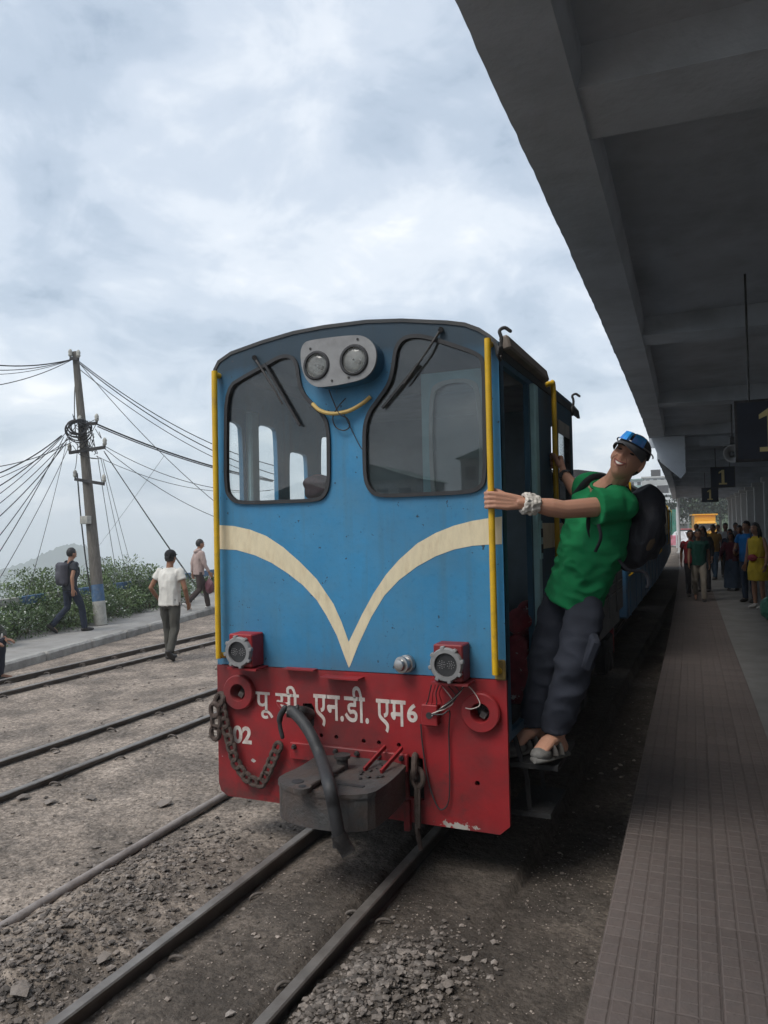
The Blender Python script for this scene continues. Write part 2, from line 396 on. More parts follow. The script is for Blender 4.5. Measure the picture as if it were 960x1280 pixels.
def add_random(m, lo, hi, hue=None):
    """per-object brightness"""
    t = m.node_tree; b, s = base_socket(m)
    oi = t.nodes.new('ShaderNodeObjectInfo'); mr = t.nodes.new('ShaderNodeMapRange'); t.links.new(oi.outputs['Random'], mr.inputs[0]); mr.inputs[3].default_value = lo; mr.inputs[4].default_value = hi
    mu = t.nodes.new('ShaderNodeMixRGB'); mu.blend_type = 'MULTIPLY'; mu.inputs[0].default_value = 1
    t.links.new(s, mu.inputs[1]); t.links.new(mr.outputs[0], mu.inputs[2]); t.links.new(mu.outputs[0], b.inputs['Base Color']); return m

# ------------------------------------------------------------------ loose stones and cinders (nobody could count them)
STONE = add_random(mat('stone', (0.235, 0.20, 0.172), rough=.92, var=.35, vscale=9, bump=.5, bscale=45, dirt=(.1, .09, .085), damt=.8, dscale=5), .7, 1.25)
def stone_shape(c, r, rng, flat=.7, mbx=None):
    base = [(1,0,0),(-1,0,0),(0,1,0),(0,-1,0),(.1,0,.72),(0,0,-.6),(.66,.66,.5),(-.6,.7,.42),(-.7,-.6,.52),(.6,-.7,.4)]
    ico = [(4,6,7),(4,7,8),(4,8,9),(4,9,6),(0,6,9),(2,7,6),(1,8,7),(3,9,8),(0,2,6),(2,1,7),(1,3,8),(3,0,9),(5,2,0),(5,1,2),(5,3,1),(5,0,3)]
    a = rng.uniform(0, 6.28); ca, sa = math.cos(a), math.sin(a); V = []
    sx, sy = rng.uniform(.7, 1.3), rng.uniform(.6, 1.1)
    for p in base:
        k = r * rng.uniform(.72, 1.25); x, y, z = p[0] * k * sx, p[1] * k * sy, p[2] * k * flat
        V.append((c[0] + x * ca - y * sa, c[1] + x * sa + y * ca, c[2] + z))
    mbx.add(V, ico)
def island_random(m, lo, hi):
    t = m.node_tree; b, s = base_socket(m); gn = t.nodes.new('ShaderNodeNewGeometry'); mr = t.nodes.new('ShaderNodeMapRange'); t.links.new(gn.outputs['Random Per Island'], mr.inputs[0]); mr.inputs[3].default_value = lo; mr.inputs[4].default_value = hi
    mu = t.nodes.new('ShaderNodeMixRGB'); mu.blend_type = 'MULTIPLY'; mu.inputs[0].default_value = 1; t.links.new(s, mu.inputs[1]); t.links.new(mr.outputs[0], mu.inputs[2]); t.links.new(mu.outputs[0], b.inputs['Base Color']); return m
grit = MB(); cind = MB()
for i in range(5200):                                   # grit scattered over the yard, denser near the camera
    y = 1.1 + 9 * RNG.random() ** 1.7; x = -0.5 - (6.3 if y > 3 else 3.4) * RNG.random()
    if y > 3.3 and -2.7 < x < -.9 and RNG.random() < .9: continue
    r = 0.004 + 0.012 * RNG.random() ** 4 * (1 if y < 5 else 1.6)
    if mnoise.noise(Vector((x * 1.7, y * 1.7, 9))) < RNG.uniform(-.5, .35): continue
    stone_shape((x, y, gz(x, y) + r * .2), r, RNG, .8, grit)
for i in range(11000):                                  # small crumbs of dirt and cinder close to the camera
    y = 1.25 + 3.6 * RNG.random() ** 1.2; x = -0.46 - 3.1 * RNG.random()
    if (y > 3.4 and -2.6 < x < -1.0) or x > E_(y) - .02: continue
    if abs(abs(x - T_(y)) - .33) < .04: continue
    if mnoise.noise(Vector((x * 2.6, y * 2.6, 2))) < RNG.uniform(-.7, .45): continue
    r = 0.0022 + 0.0045 * RNG.random() ** 2.2
    stone_shape((x, y, gz(x, y) + r * .3), r, RNG, .8, grit)
for k, (cx, cy, rx, ry, h) in enumerate(PILES):
    for i in range((2600, 1300, 700, 2400, 1200)[k]):
        x, y = cx + rx * .72 * RNG.normal(), cy + ry * .72 * RNG.normal()
        tx = abs(abs(x - T_(y)) - .33)
        if tx < .05 or x > E_(y) - .03 or (abs(x - T_(y)) < .36 and RNG.random() < .7): continue
        r = 0.004 + 0.015 * RNG.random() ** 4
        stone_shape((x, y, gz(x, y) + r * .25), r, RNG, .85, cind)
CIND = mat('cinder', (0.135, 0.115, 0.10), rough=.95, var=.5, vscale=22, bump=.4, bscale=90, dirt=(.3, .27, .245), damt=.6, dscale=16, dlo=.52, dhi=.68)
island_random(CIND, .45, 1.7); GRIT = island_random(mat('grit', (.22, .185, .158), rough=.95, var=.3, vscale=20, bump=.3), .4, 1.6)
tag(struct(grit.build('gravel', GRIT), None, 'stuff'), 'fine grit scattered over the dirt yard', 'gravel')
tag(struct(cind.build('cinders', CIND), None, 'stuff'), 'heaps of grey cinders beside the rails in front of locomotive', 'cinders')

STONES = [((28, 999), .055, 'sharp grey stone'), ((62, 1003), .04, 'dark broken stone'), ((205, 1003), .05, 'flat grey slab stone'), ((232, 1017), .03, 'small dark stone'),
          ((80, 971), .035, 'angular grey stone'), ((70, 941), .03, 'pale grey stone'), ((112, 995), .04, 'dark lump of clinker'), ((190, 1222), .03, 'round grey pebble'),
          ((130, 1210), .035, 'rough brown stone'), ((583, 1200), .028, 'rounded grey stone'), ((560, 1240), .032, 'dark clinker lump'), ((25, 1265), .05, 'long pale stone'),
          ((120, 1055), .03, 'dusty brown stone'), ((45, 728+210), .03, 'pale chip of stone')]
for (px, py), r, lab in STONES:
    q = onZ(px, py, -.06); q.z = gz(q.x, q.y); m2 = MB(); stone_shape((q.x, q.y, q.z + r * .25), r, RNG, .45, m2)
    where = ' beside the second track' if px < 120 and py < 1010 else (' among the cinders by the near rail' if py > 1040 else ' in the dirt left of locomotive')
    tag(m2.build('stone', STONE, origin=(q.x, q.y, q.z)), lab + where, 'stone', 'larger stones lying in the yard')

# ================================================================== rails
RAIL = mat('rail_steel', (0.13, 0.118, 0.11), rough=.42, metal=.75, var=.3, vscale=14, dirt=(.075, .06, .05), damt=.75, dscale=7, dlo=.42, dhi=.62, bump=.12, bscale=60)
RUST = mat('rusty_iron', (0.085, 0.06, 0.05), rough=.85, metal=.25, var=.35, vscale=30, bump=.5, bscale=120, dirt=(.16, .13, .11), damt=.55, dscale=12)
SLEEP = mat('sleeper_wood', (0.10, 0.088, 0.078), rough=.95, var=.3, vscale=8, bump=.5, bscale=50, dirt=(.2, .175, .155), damt=.85, dscale=5, dlo=.35, dhi=.6)
PROF = [(-.045, -.1), (.045, -.1), (.045, -.09), (.009, -.078), (.009, -.03), (.024, -.022), (.026, -.006), (.02, 0), (-.02, 0), (-.026, -.006), (-.024, -.022), (-.009, -.03), (-.009, -.078), (-.045, -.09)]
RAILTOP = mat('rail_polished', (.24, .22, .20), rough=.5, metal=.55, var=.25, vscale=9, dirt=(.14, .12, .105), damt=.7, dscale=4, dlo=.42, dhi=.66, bump=.05)
CLIPM = mat('dusty_clip', (.14, .12, .105), rough=.9, metal=.1, var=.3, vscale=30, bump=.3, bscale=90)
def clip_mesh():
    m2 = MB(); m2.tube(spline([(-.05, -.045, 0), (-.035, -.04, .03), (0, -.03, .045), (.035, -.005, .035), (.04, .02, .005), (.01, .04, -.005), (-.045, .045, .0)], 4),   .0095, 6)
    m2.v = [(x * .72, y * .72, z * .72) for x, y, z in m2.v]
    return m2.mesh('clip', CLIPM, smooth='all')
CLIP = clip_mesh()
SLM = MB(); SLM.box((0, 0, -.06), (1.25, .2, .12), bev=.012); SLM = SLM.mesh('sleeper', SLEEP)
def track(label, cfn, zfn, y0, y1, s0, s1, step=.62, sleepers=True):
    t = thing('railway_track', label, 'railway track', (cfn(y0), y0, 0))
    ys = list(np.arange(y0, y1, 1.0)) + [y1]
    for sgn in (-1, 1):
        m2 = MB(); rings = []
        for y in ys:
            sl = (cfn(y + .1) - cfn(y - .1)) / .2; c = cfn(y) + sgn * .33
            rings.append([(c + u, y - u * sl, zfn(y) + w) for u, w in PROF])
        m2.rings(rings)
        nr = len(PROF); m2.mi = [1 if (i % nr) in (6, 7, 8) and i < nr * (len(ys) - 1) else 0 for i in range(len(m2.f))]; m2.build('rail', [RAIL, RAILTOP], t)
    y = s0
    while y < s1:
        c = cfn(y); z = zfn(y)
        if sleepers:
            o = link('sleeper', SLM, t, Vector((c + RNG.uniform(-.04, .04), y, gz(c - .5, y) - .012)))
        for sgn in (-1, 1):
            for si in (-1, 1):
                x = c + sgn * .33 + si * .075
                o = link('clip', CLIP, t, Vector((x, y + si * .02, gz(x, y) + RNG.uniform(-.012, .006)))); o.rotation_euler = (0, 0, RNG.uniform(-.4, .4) + (0 if si > 0 else math.pi))
        y += step
    return t
track('polished steel rails running under the blue locomotive', T_, lambda y: 0, -6, 60, 1.35, 3.6, .58, sleepers=False)
track('dusty steel rails just left of the locomotive', lambda y: -4.62, lambda y: -.01, -6, 60, 3.3, 9, .62)
track('far steel rails running below the kerb of the footpath', lambda y: -7.86 - .012 * (y - 6), lambda y: -.115, -6, 60, 5.6, 14, .62)
# bare pipe lying on the dirt
pts = [onZ(-60, 1196, -.05), onZ(0, 1160, -.05), onZ(140, 1077, -.05), onZ(282, 993, -.05), Vector((-2.98, 6.5, -.05)), Vector((-3.0, 12, -.05))]
m2 = MB(); m2.tube([(p.x, p.y, -.052) for p in spline(pts, 6)], .024, 10)
PIPE = mat('pipe_steel', (.30, .265, .245), rough=.7, metal=.2, var=.2, vscale=10, dirt=(.1, .075, .06), damt=.6, dscale=6, bump=.2)
tag(m2.build('pipe', PIPE, smooth=True, origin=tuple(pts[1])), 'thin rusty pipe lying along the dirt beside the locomotive', 'pipe')

# ================================================================== platform
CONC = mat('platform_concrete', (.20, .195, .185), rough=.75, var=.18, vscale=1.6, dirt=(.13, .12, .115), damt=.6, dscale=2.5, bump=.15, bscale=60)
PZ = 0.05
def pz(y): return PZ - .10 * sstep(6, 14, y)
ys = list(np.arange(-14, 60.1, 1.0)); m2 = MB(); rings = []
for y in ys:
    e = E_(y); rings.append([(e, y, -.45), (e + 5.2, y, -.45), (e + 5.2, y, pz(y) - .004), (e + .84, y, pz(y) - .004), (e + .838, y, pz(y) - .022), (e, y, pz(y) - .022)])
m2.rings(rings); struct(m2.build('platform', CONC), 'grey concrete station platform with a tiled edge strip')
plat = bpy.data.objects['platform']
TILE = add_random(mat('paver', (.158, .126, .114), rough=.8, var=.25, vscale=5, dirt=(.10, .088, .082), damt=.55, dscale=7, dlo=.4, dhi=.62, bump=.25, bscale=70), .92, 1.08)
def tile_mb(dx=0, dy=0, base=Vector((0, 0, 0)), rot=None, mbx=None):
    m2 = mbx or MB(); R = rot or Matrix.Identity(3)
    m2.box(base + Vector((0, 0, -.0105)), (.2085, .2085, .015), R)
    for i in range(3):
        for j in range(3):
            c = base + R @ Vector(((i - 1) * .069, (j - 1) * .069, 0)); a, b = .0315, .027
            V = [c + R @ Vector((sx * a, sy * .034, -.0032)) for sx, sy in ((-1,-1),(1,-1),(1,1),(-1,1))] + [c + R @ Vector((sx * b, sy * .0315, .0)) for sx, sy in ((-1,-1),(1,-1),(1,1),(-1,1))]
            m2.add(V, [(4,5,6,7),(0,1,5,4),(1,2,6,5),(2,3,7,6),(3,0,4,7)])
    return m2
TM = tile_mb().mesh('tile', TILE)
far_tiles = MB(); row = 0; y = 1.75
while y < 46:
    sl = math.atan((E_(y + .1) - E_(y - .1)) / .2); sl = -sl
    for k in range(4):
        x = E_(y) + .105 + k * .21
        if row < 75:
            o = link('tile', TM, plat, Vector((x, y, pz(y) + RNG.uniform(-.0015, .0015)))); o.rotation_euler = (RNG.normal() * .002, RNG.normal() * .002, sl)
        else: tile_mb(0, 0, Vector((x, y, pz(y))), Matrix.Rotation(sl, 3, 'Z'), far_tiles)
    y += .21; row += 1
y = 1.75 - .21
while y > -6:
    for k in range(4): tile_mb(0, 0, Vector((E_(y) + .105 + k * .21, y, PZ)), None, far_tiles)
    y -= .21
o = far_tiles.build('tile_strip', TILE, plat); o['kind'] = 'stuff'

# ================================================================== canopy over the platform
CAN = mat('canopy_plaster', (.49, .525, .57), rough=.9, var=.14, vscale=1.2, dirt=(.29, .31, .33), damt=.7, dscale=1.7, dlo=.45, dhi=.75, bump=.25, bscale=22)
CY0, CY1 = -3.0, 17.3
can = thing('canopy', 'grey concrete canopy with edge beam over the near platform', 'canopy', (0, 5, 3.5))
def sweep_profile(prof, edge, y0, y1, step, name, parent, m, jit=0.0):
    m2 = MB(); rings = []
    for y in list(np.arange(y0, y1, step)) + [y1]:
        j = jit * mnoise.noise(Vector((y * 2.1, 3, 1))) + jit * .8 * mnoise.noise(Vector((y * 7.3, 3, 8)))
        rings.append([(edge(y) + u + (j if w_ else 0), y, z + (abs(j) * .5 if w_ else 0)) for u, z, w_ in prof])
    m2.rings(rings); return m2.build(name, m, parent)
sweep_profile([(0, 3.5, 1), (.31, 3.5, 0), (.335, 3.6, 0), (.335, 3.98, 0), (0, 3.98, 0), (-.02, 3.9, 1)], CE, CY0, CY1, .05, 'edge_beam', can, CAN, .007)
sweep_profile([(.33, 3.70, 0), (5.6, 3.70, 0), (5.6, 3.96, 0), (.33, 3.96, 0)], CE, CY0, CY1, .5, 'roof_slab', can, CAN)
yb = 3.28 - 4.6
while yb < CY1:
    m2 = MB(); P = [(.27, 3.52), (5.6, 3.36), (5.6, 3.72), (.27, 3.72)]
    V = [(CE(yb) + u, yb, z) for u, z in P] + [(CE(yb) + u, yb + .46, z) for u, z in P]
    m2.add(V, [(0,1,2,3),(4,5,6,7),(0,1,5,4),(1,2,6,5),(2,3,7,6),(3,0,4,7)]); m2.build('cross_beam', CAN, can); yb += 4.6
# end of the near canopy: hanging gusset
m2 = MB(); V2 = [(CE(17.3) + .05, 3.5), (CE(17.3) + .72, 3.5), (CE(17.3) + .72, 2.72), (CE(17.3) + .62, 2.6), (CE(17.3) + .22, 2.98)]
m2.prism(V2, lambda u, v, d: Vector((u, d, v)), 17.18, 17.5); m2.build('end_gusset', CAN, can)
can2 = thing('canopy', 'lower ribbed concrete canopy over the far platform', 'canopy', (0, 30, 3.2))
CE2 = lambda y: E_(y) - .28
m2 = MB(); m2.box((CE(17.5) + 2.8, 17.56, 3.64), (5.62, .08, .66)); m2.build('end_wall', CAN, can2)
sweep_profile([(0, 3.06, 1), (.2, 3.06, 0), (.25, 3.3, 0), (.25, 3.5, 0), (0, 3.5, 0)], CE2, 17.62, 47, .3, 'edge_beam', can2, CAN, .02)
sweep_profile([(.24, 3.32, 0), (5.4, 3.12, 0), (5.4, 3.4, 0), (.24, 3.52, 0)], CE2, 17.62, 47, 1.0, 'roof_slab', can2, CAN)
for yb in np.arange(18.5, 46.8, 2.3):
    m2 = MB(); P = [(.17, 3.12), (5.3, 2.86), (5.3, 3.16), (.17, 3.36)]
    V = [(CE2(yb) + u, yb, z) for u, z in P] + [(CE2(yb) + u, yb + .22, z) for u, z in P]
    m2.add(V, [(0,1,2,3),(4,5,6,7),(0,1,5,4),(1,2,6,5),(2,3,7,6),(3,0,4,7)]); m2.build('cross_beam', CAN, can2)
# station building along the platform with pillars in front
WALLP = mat('wall_plaster', (.42, .41, .39), rough=.85, var=.12, vscale=1.5, dirt=(.24, .23, .22), damt=.5, dscale=2, bump=.15)
DARKW = mat('dark_opening', (.035, .034, .034), rough=.6, var=.3, vscale=3)
PILW = mat('pillar_paint', (.55, .55, .54), rough=.7, var=.1, vscale=3, dirt=(.3, .29, .28), damt=.5, dscale=3)
st = thing('station_building', 'grey station building with dark doorways along the platform', 'building', (E_(20) + 3.5, 20, PZ))
yb = -3.0; k = 0
while yb < 46:
    w = 3.45
    p0, p1 = Vector((E_(yb) + w, yb, 0)), Vector((E_(yb + 1.3) + w, yb + 1.3, 0)); q1 = Vector((E_(yb + 2.6) + w, yb + 2.6, 0))
    def wallbox(a, b, z0, z1, th, name, m):
        m2 = MB(); c = (a + b) / 2; m2.bar((a.x, a.y, (z0 + z1) / 2), (b.x, b.y, (z0 + z1) / 2), th, z1 - z0); return m2.build(name, m, st)
    wallbox(p0, p1, pz(yb), 3.1, .2, 'wall_bay', WALLP)
    wallbox(p1, q1, 2.35, 3.1, .2, 'lintel', WALLP)
    off = Vector((.06, 0, 0)); wallbox(p1 + off, q1 + off, pz(yb), 2.35, .04, 'doorway', DARKW)
    yb += 2.6
for i, yb in enumerate([8.0, 12.6, 17.2, 21.8, 25.6, 29.0, 32.2, 35.2, 38.2, 41.2, 44.0]):
    m2 = MB(); x = E_(yb) + 2.62; h = 3.36 if yb < 17.4 else 2.99
    p0_ = pz(yb); m2.box((x, yb, p0_ + .06), (.4, .4, .12), bev=.01); m2.box((x, yb, (p0_ + .12 + h - .14) / 2), (.3, .3, h - .26 - p0_), bev=.02); m2.box((x, yb, h - .07), (.42, .42, .14), bev=.01)
    tag(m2.build('platform_pillar', PILW, origin=(x, yb, PZ)), 'square whitewashed pillar holding up the platform canopy', 'pillar', 'pillars along the platform')

# ================================================================== footpath, kerb
m2 = MB(); rings = []
PAVE = mat('footpath_concrete', (.27, .26, .245), rough=.9, var=.15, vscale=2, dirt=(.17, .155, .14), damt=.6, dscale=3, bump=.3, bscale=40)
PTH = -.135
for y in np.arange(-14, 75, 1.0):
    x = KX(y); rings.append([(x + .02, y, -.6), (x + .02, y, PTH - .012), (x - PATH_W, y, PTH), (x - PATH_W - .9, y, PTH - .02), (x - PATH_W - .9, y, -.6)])
m2.rings(rings); pth = struct(m2.build('footpath', PAVE), 'raised concrete footpath beyond the far rails')
y = -4.0; KERB = add_random(mat('kerb_stone', (.30, .29, .27), rough=.9, var=.2, vscale=6, dirt=(.15, .14, .13), damt=.7, dscale=5, bump=.5, bscale=30), .8, 1.15)
while y < 30:
    ln_ = RNG.uniform(.9, 1.25); m2 = MB()
    m2.bar((KX(y) + .06, y + .01, PTH - .13), (KX(y + ln_) + .06 + RNG.normal() * .008, y + ln_ - .01, PTH - .13 + RNG.normal() * .004), .17, .29, bev=.03); m2.build('kerb_stone', KERB, pth); y += ln_
# ================================================================== the locomotive
YF = 3.65; LX0, LX1, LC = -2.646, -0.949, -1.797
def F(px, py, d=0.0): return onY(px, py, YF - d)
def F2(px, py, d=0.0): q = F(px, py, d); return (q.x, q.z)
def fout(u, v, d): return Vector((u, YF - d, v))
loco = thing('locomotive', 'blue and red narrow gauge diesel locomotive with cream chevron on its front', 'locomotive', (LC, YF + 2.5, 0))

BLUE = mat('blue_paint', (.040, .235, .445), rough=.5, var=.13, vscale=2.2, dirt=(.085, .185, .26), damt=.6, dscale=1.9, dlo=.42, dhi=.75, bump=.22, bscale=4, spec=.4)
def extra_blue(m):
    t = m.node_tree; ns = t.nodes; ln = t.links.new
    tc = ns.new('ShaderNodeTexCoord'); sp = ns.new('ShaderNodeSeparateXYZ'); ln(tc.outputs['Object'], sp.inputs[0])
    def noise(scale, det, rough, vec=None):
        n = ns.new('ShaderNodeTexNoise'); ln(vec or tc.outputs['Object'], n.inputs['Vector']); n.inputs['Scale'].default_value = scale; n.inputs['Detail'].default_value = det; n.inputs['Roughness'].default_value = rough; return n.outputs[0]
    def mr(s, a, b, c, d):
        x = ns.new('ShaderNodeMapRange'); ln(s, x.inputs[0]); x.inputs[1].default_value = a; x.inputs[2].default_value = b; x.inputs[3].default_value = c; x.inputs[4].default_value = d; return x.outputs[0]
    def mul(a, b):
        x = ns.new('ShaderNodeMath'); x.operation = 'MULTIPLY'; ln(a, x.inputs[0]); ln(b, x.inputs[1]); return x.outputs[0]
    def madd(a, k, b):
        x = ns.new('ShaderNodeMath'); x.operation = 'MULTIPLY_ADD'; ln(a, x.inputs[0]); x.inputs[1].default_value = k; ln(b, x.inputs[2]); return x.outputs[0]
    # vertical grime streaks
    mpn = ns.new('ShaderNodeMapping'); ln(tc.outputs['Object'], mpn.inputs[0]); mpn.inputs['Scale'].default_value = (14, 14, .8)
    over(m, mr(noise(1.0, 6, .6, mpn.outputs[0]), .50, .74, 0, .5), (.065, .15, .2))
    over(m, mr(noise(2.6, 8, .72), .5, .72, 0, .45), (.09, .24, .36))
    over(m, mr(noise(34, 4, .6), .56, .74, 0, .3), (.02, .11, .22))
    # diesel soot clinging under the roof line and road grime above the red apron
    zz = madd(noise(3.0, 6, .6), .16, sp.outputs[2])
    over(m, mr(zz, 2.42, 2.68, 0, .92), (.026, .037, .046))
    over(m, mr(madd(noise(4.0, 6, .6), .2, sp.outputs[2]), 1.12, .96, 0, .55), (.075, .105, .12))
    # chips: dark scratches and rust flecks
    over(m, mr(noise(33, 3, .55), .70, .72, 0, .9), (.03, .045, .06))
    over(m, mr(noise(26, 4, .6), .725, .745, 0, .85), (.2, .1, .06))
extra_blue(BLUE)
RED = mat('red_paint', (.30, .018, .022), rough=.5, var=.16, vscale=4, dirt=(.085, .03, .03), damt=.75, dscale=2.6, dlo=.40, dhi=.66, bump=.12, bscale=14, spec=.4)
def extra_red(m):
    t = m.node_tree; ns = t.nodes; ln = t.links.new
    tc = ns.new('ShaderNodeTexCoord')
    n = ns.new('ShaderNodeTexNoise'); ln(tc.outputs['Object'], n.inputs['Vector']); n.inputs['Scale'].default_value = 22; n.inputs['Detail'].default_value = 7; n.inputs['Roughness'].default_value = .65
    def patch(px, py, rx, rz, col, thr, soft=.025, top_=1.0):
        q = F(px, py) - wloc(loco)
        mpn = ns.new('ShaderNodeMapping'); ln(tc.outputs['Object'], mpn.inputs[0]); mpn.inputs['Location'].default_value = (-q.x / rx, 0, -q.z / rz); mpn.inputs['Scale'].default_value = (1 / rx, 0, 1 / rz)
        le = ns.new('ShaderNodeVectorMath'); le.operation = 'LENGTH'; ln(mpn.outputs[0], le.inputs[0])
        su = ns.new('ShaderNodeMath'); su.operation = 'MULTIPLY_ADD'; ln(le.outputs['Value'], su.inputs[0]); su.inputs[1].default_value = -.22; ln(n.outputs[0], su.inputs[2])
        mr = ns.new('ShaderNodeMapRange'); ln(su.outputs[0], mr.inputs[0]); mr.inputs[1].default_value = thr; mr.inputs[2].default_value = thr + soft; mr.inputs[4].default_value = top_
        over(m, mr.outputs[0], col)
    patch(575, 1033, .13, .035, (.42, .40, .36), .36)            # paint scraped to pale primer at the lower corner
    patch(318, 951, .05, .02, (.5, .48, .45), .46); patch(290, 965, .03, .012, (.5, .48, .45), .46); patch(277, 945, .03, .015, (.5, .45, .43), .44)
    patch(440, 985, .42, .14, (.055, .032, .03), .2, .3, .8); patch(300, 992, .3, .05, (.07, .035, .03), .25, .3, .7)
extra_red(RED)
CREAM = mat('cream_paint', (.73, .63, .43), rough=.55, var=.08, vscale=30, dirt=(.5, .36, .2), damt=.5, dscale=20, dlo=.5, dhi=.7, bump=.05, stretch=(1, 1, .3))
YEL = mat('yellow_paint', (.66, .40, .012), rough=.42, var=.12, vscale=12, dirt=(.25, .15, .05), damt=.6, dscale=9, dlo=.55, dhi=.75, bump=.08)
WHITE = mat('letter_white', (.62, .57, .52), rough=.6, var=.15, vscale=30, dirt=(.4, .22, .2), damt=.5, dscale=25)
ROOFM = mat('roof_grey', (.05, .054, .058), rough=.75, var=.25, vscale=3, dirt=(.10, .092, .085), damt=.5, dscale=2.5, bump=.15)
RUBBER = mat('rubber', (.028, .028, .03), rough=.6, var=.2, vscale=20, bump=.1)
BLACKI = mat('black_iron', (.035, .033, .033), rough=.55, metal=.3, var=.3, vscale=20, bump=.35, bscale=80, dirt=(.1, .09, .085), damt=.5, dscale=10)
GREYI = mat('coupler_iron', (.075, .073, .072), rough=.6, metal=.3, var=.3, vscale=9, bump=.35, bscale=50, dirt=(.11, .075, .06), damt=.7, dscale=6, dlo=.4, dhi=.65)
LAMPG = mat('lamp_grey', (.26, .26, .26), rough=.5, var=.15, vscale=10, dirt=(.13, .12, .12), damt=.5, dscale=8)
CHROME = mat('reflector', (.92, .92, .88), rough=.4, metal=.3, var=.3, vscale=35)
STEEL = mat('bright_steel', (.45, .44, .43), rough=.35, metal=.9, var=.2, vscale=20)
TEAL = mat('cab_teal', (.42, .66, .70), rough=.6, var=.12, vscale=5, dirt=(.2, .28, .3), damt=.4)
DARKB = mat('underframe', (.022, .022, .023), rough=.8, var=.4, vscale=6, bump=.3)
WOODB = mat('gutter_brown', (.2, .165, .14), rough=.8, var=.2, vscale=8, dirt=(.1, .085, .075), damt=.6, dscale=5)
PINK = mat('pink_cloth', (.42, .18, .2), rough=.9, var=.35, vscale=12, bump=.4, bscale=30)
def glass(name, tint=.8, dust=.05, refl=1.0, rough=.0):
    m = bpy.data.materials.new(name); m.use_nodes = True; t = m.node_tree; ns = t.nodes; ln = t.links.new; ns.remove(ns['Principled BSDF'])
    o = ns['Material Output']; tr = ns.new('ShaderNodeBsdfTransparent'); tr.inputs[0].default_value = (tint * .97, tint, tint, 1)
    gl = ns.new('ShaderNodeBsdfGlossy'); gl.inputs['Roughness'].default_value = rough; gl.inputs[0].default_value = (refl, refl, refl, 1)
    fr = ns.new('ShaderNodeFresnel'); fr.inputs[0].default_value = 1.55
    mx_ = ns.new('ShaderNodeMixShader'); ln(fr.outputs[0], mx_.inputs[0]); ln(tr.outputs[0], mx_.inputs[1]); ln(gl.outputs[0], mx_.inputs[2])
    df = ns.new('ShaderNodeBsdfDiffuse'); df.inputs[0].default_value = (.45, .45, .43, 1)
    tc = ns.new('ShaderNodeTexCoord'); n = ns.new('ShaderNodeTexNoise'); ln(tc.outputs['Object'], n.inputs['Vector']); n.inputs['Scale'].default_value = 5; n.inputs['Detail'].default_value = 7
    mr = ns.new('ShaderNodeMapRange'); ln(n.outputs[0], mr.inputs[0]); mr.inputs[1].default_value = .35; mr.inputs[2].default_value = .75; mr.inputs[3].default_value = dust * .5; mr.inputs[4].default_value = dust * 1.8
    m2_ = ns.new('ShaderNodeMixShader'); ln(mr.outputs[0], m2_.inputs[0]); ln(mx_.outputs[0], m2_.inputs[1]); ln(df.outputs[0], m2_.inputs[2]); ln(m2_.outputs[0], o.inputs[0])
    MATS[name] = m; return m
GLASS = glass('windscreen_glass', .90, .025, 1.0)
LENS = glass('lens_glass', .9, .34)

# --- outlines on the front
ROOF_PX = [(267.5, 470), (268.5, 462), (273.4, 452), (289, 441), (328, 427), (367, 415.5), (406, 408), (458, 401.5), (502, 400), (559, 402.5), (581, 405), (599, 411.5), (612, 420), (621, 431), (626, 445)]
roof2 = [F2(*p) for p in ROOF_PX]; roof2[0] = (LX0, roof2[0][1]); roof2[-1] = (LX1, roof2[-1][1])
WL_PX = [(283.9, 485), (308, 470), (333.3, 456.4), (350, 446), (364.6, 445), (372.4, 455), (374.5, 476), (380, 493), (393, 507), (406, 520), (411.5, 536), (412, 570), (412, 606), (406, 620.5), (396, 625.7), (350, 627.4), (299.5, 629), (289, 623), (283, 611), (283, 550)]
WR_PX = [(494.7, 436.9), (502.5, 424.4), (515, 419.7), (533.75, 421), (565, 431), (596, 441.6), (605.6, 451), (606.5, 525), (607, 599), (601, 610), (587, 615.6), (530, 618), (474, 620.6), (463, 613), (457, 599), (456, 565), (456, 534), (462, 515), (474, 499), (487, 480.6), (491.6, 462)]
wins = []
for W_PX in (WL_PX, WR_PX): wins.append(chaikin([F2(*p) for p in W_PX], 2))
red_top = lambda x: .902 + (.912 - .902) * (x - LX0) / (LX1 - LX0)
front = [(LX0, red_top(LX0) + .002), *roof2, (LX1, red_top(LX1) + .002)]
plate('front_panel', front, wins, lambda u, v, d: fout(u, v, -.03 + d), .03, BLUE, loco)
for k, (w, nm) in enumerate(zip(wins, ('nearside', 'offside'))):
    g = plate('window_gasket', offset_poly(w, .009), [offset_poly(w, -.011)], lambda u, v, d: fout(u, v, -.014 + d), .028, RUBBER, loco)
    plate('window_pane', offset_poly(w, -.004), [], lambda u, v, d: fout(u, v, -.012 + d), .005, GLASS, g)
# red apron with lamp-socket holes and bolt holes
hole_px = [((402, 919), .011), ((421, 921), .012), ((455, 926), .012), ((474, 928), .012), ((499, 931), .012), ((597, 979), .013)]
slots = [[F2(508, 945), F2(529, 948), F2(531, 1000), F2(511, 997)], [F2(379, 879), F2(390, 879), F2(393, 885), F2(393, 908), F2(384, 910), F2(379, 905)]]
holes = [circ(F2(*p), r, 14) for p, r in hole_px] + slots + [circ(F2(298, 865.5), .05, 20), circ(F2(600.5, 891), .052, 20)]
bl, br = F2(275, 993), F2(638, 1045)
apron = [(LX0 - .001, .90), (LX0 - .001, bl[1] + .07), (LX0 + .015, bl[1] + .025), (LX0 + .06, bl[1]), (br[0] - .05, br[1]), (br[0], br[1] + .045), (LX1 + .001, .91)]
plate('apron_plate', apron, holes, lambda u, v, d: fout(u, v, -.02 + d), .024, RED, loco)
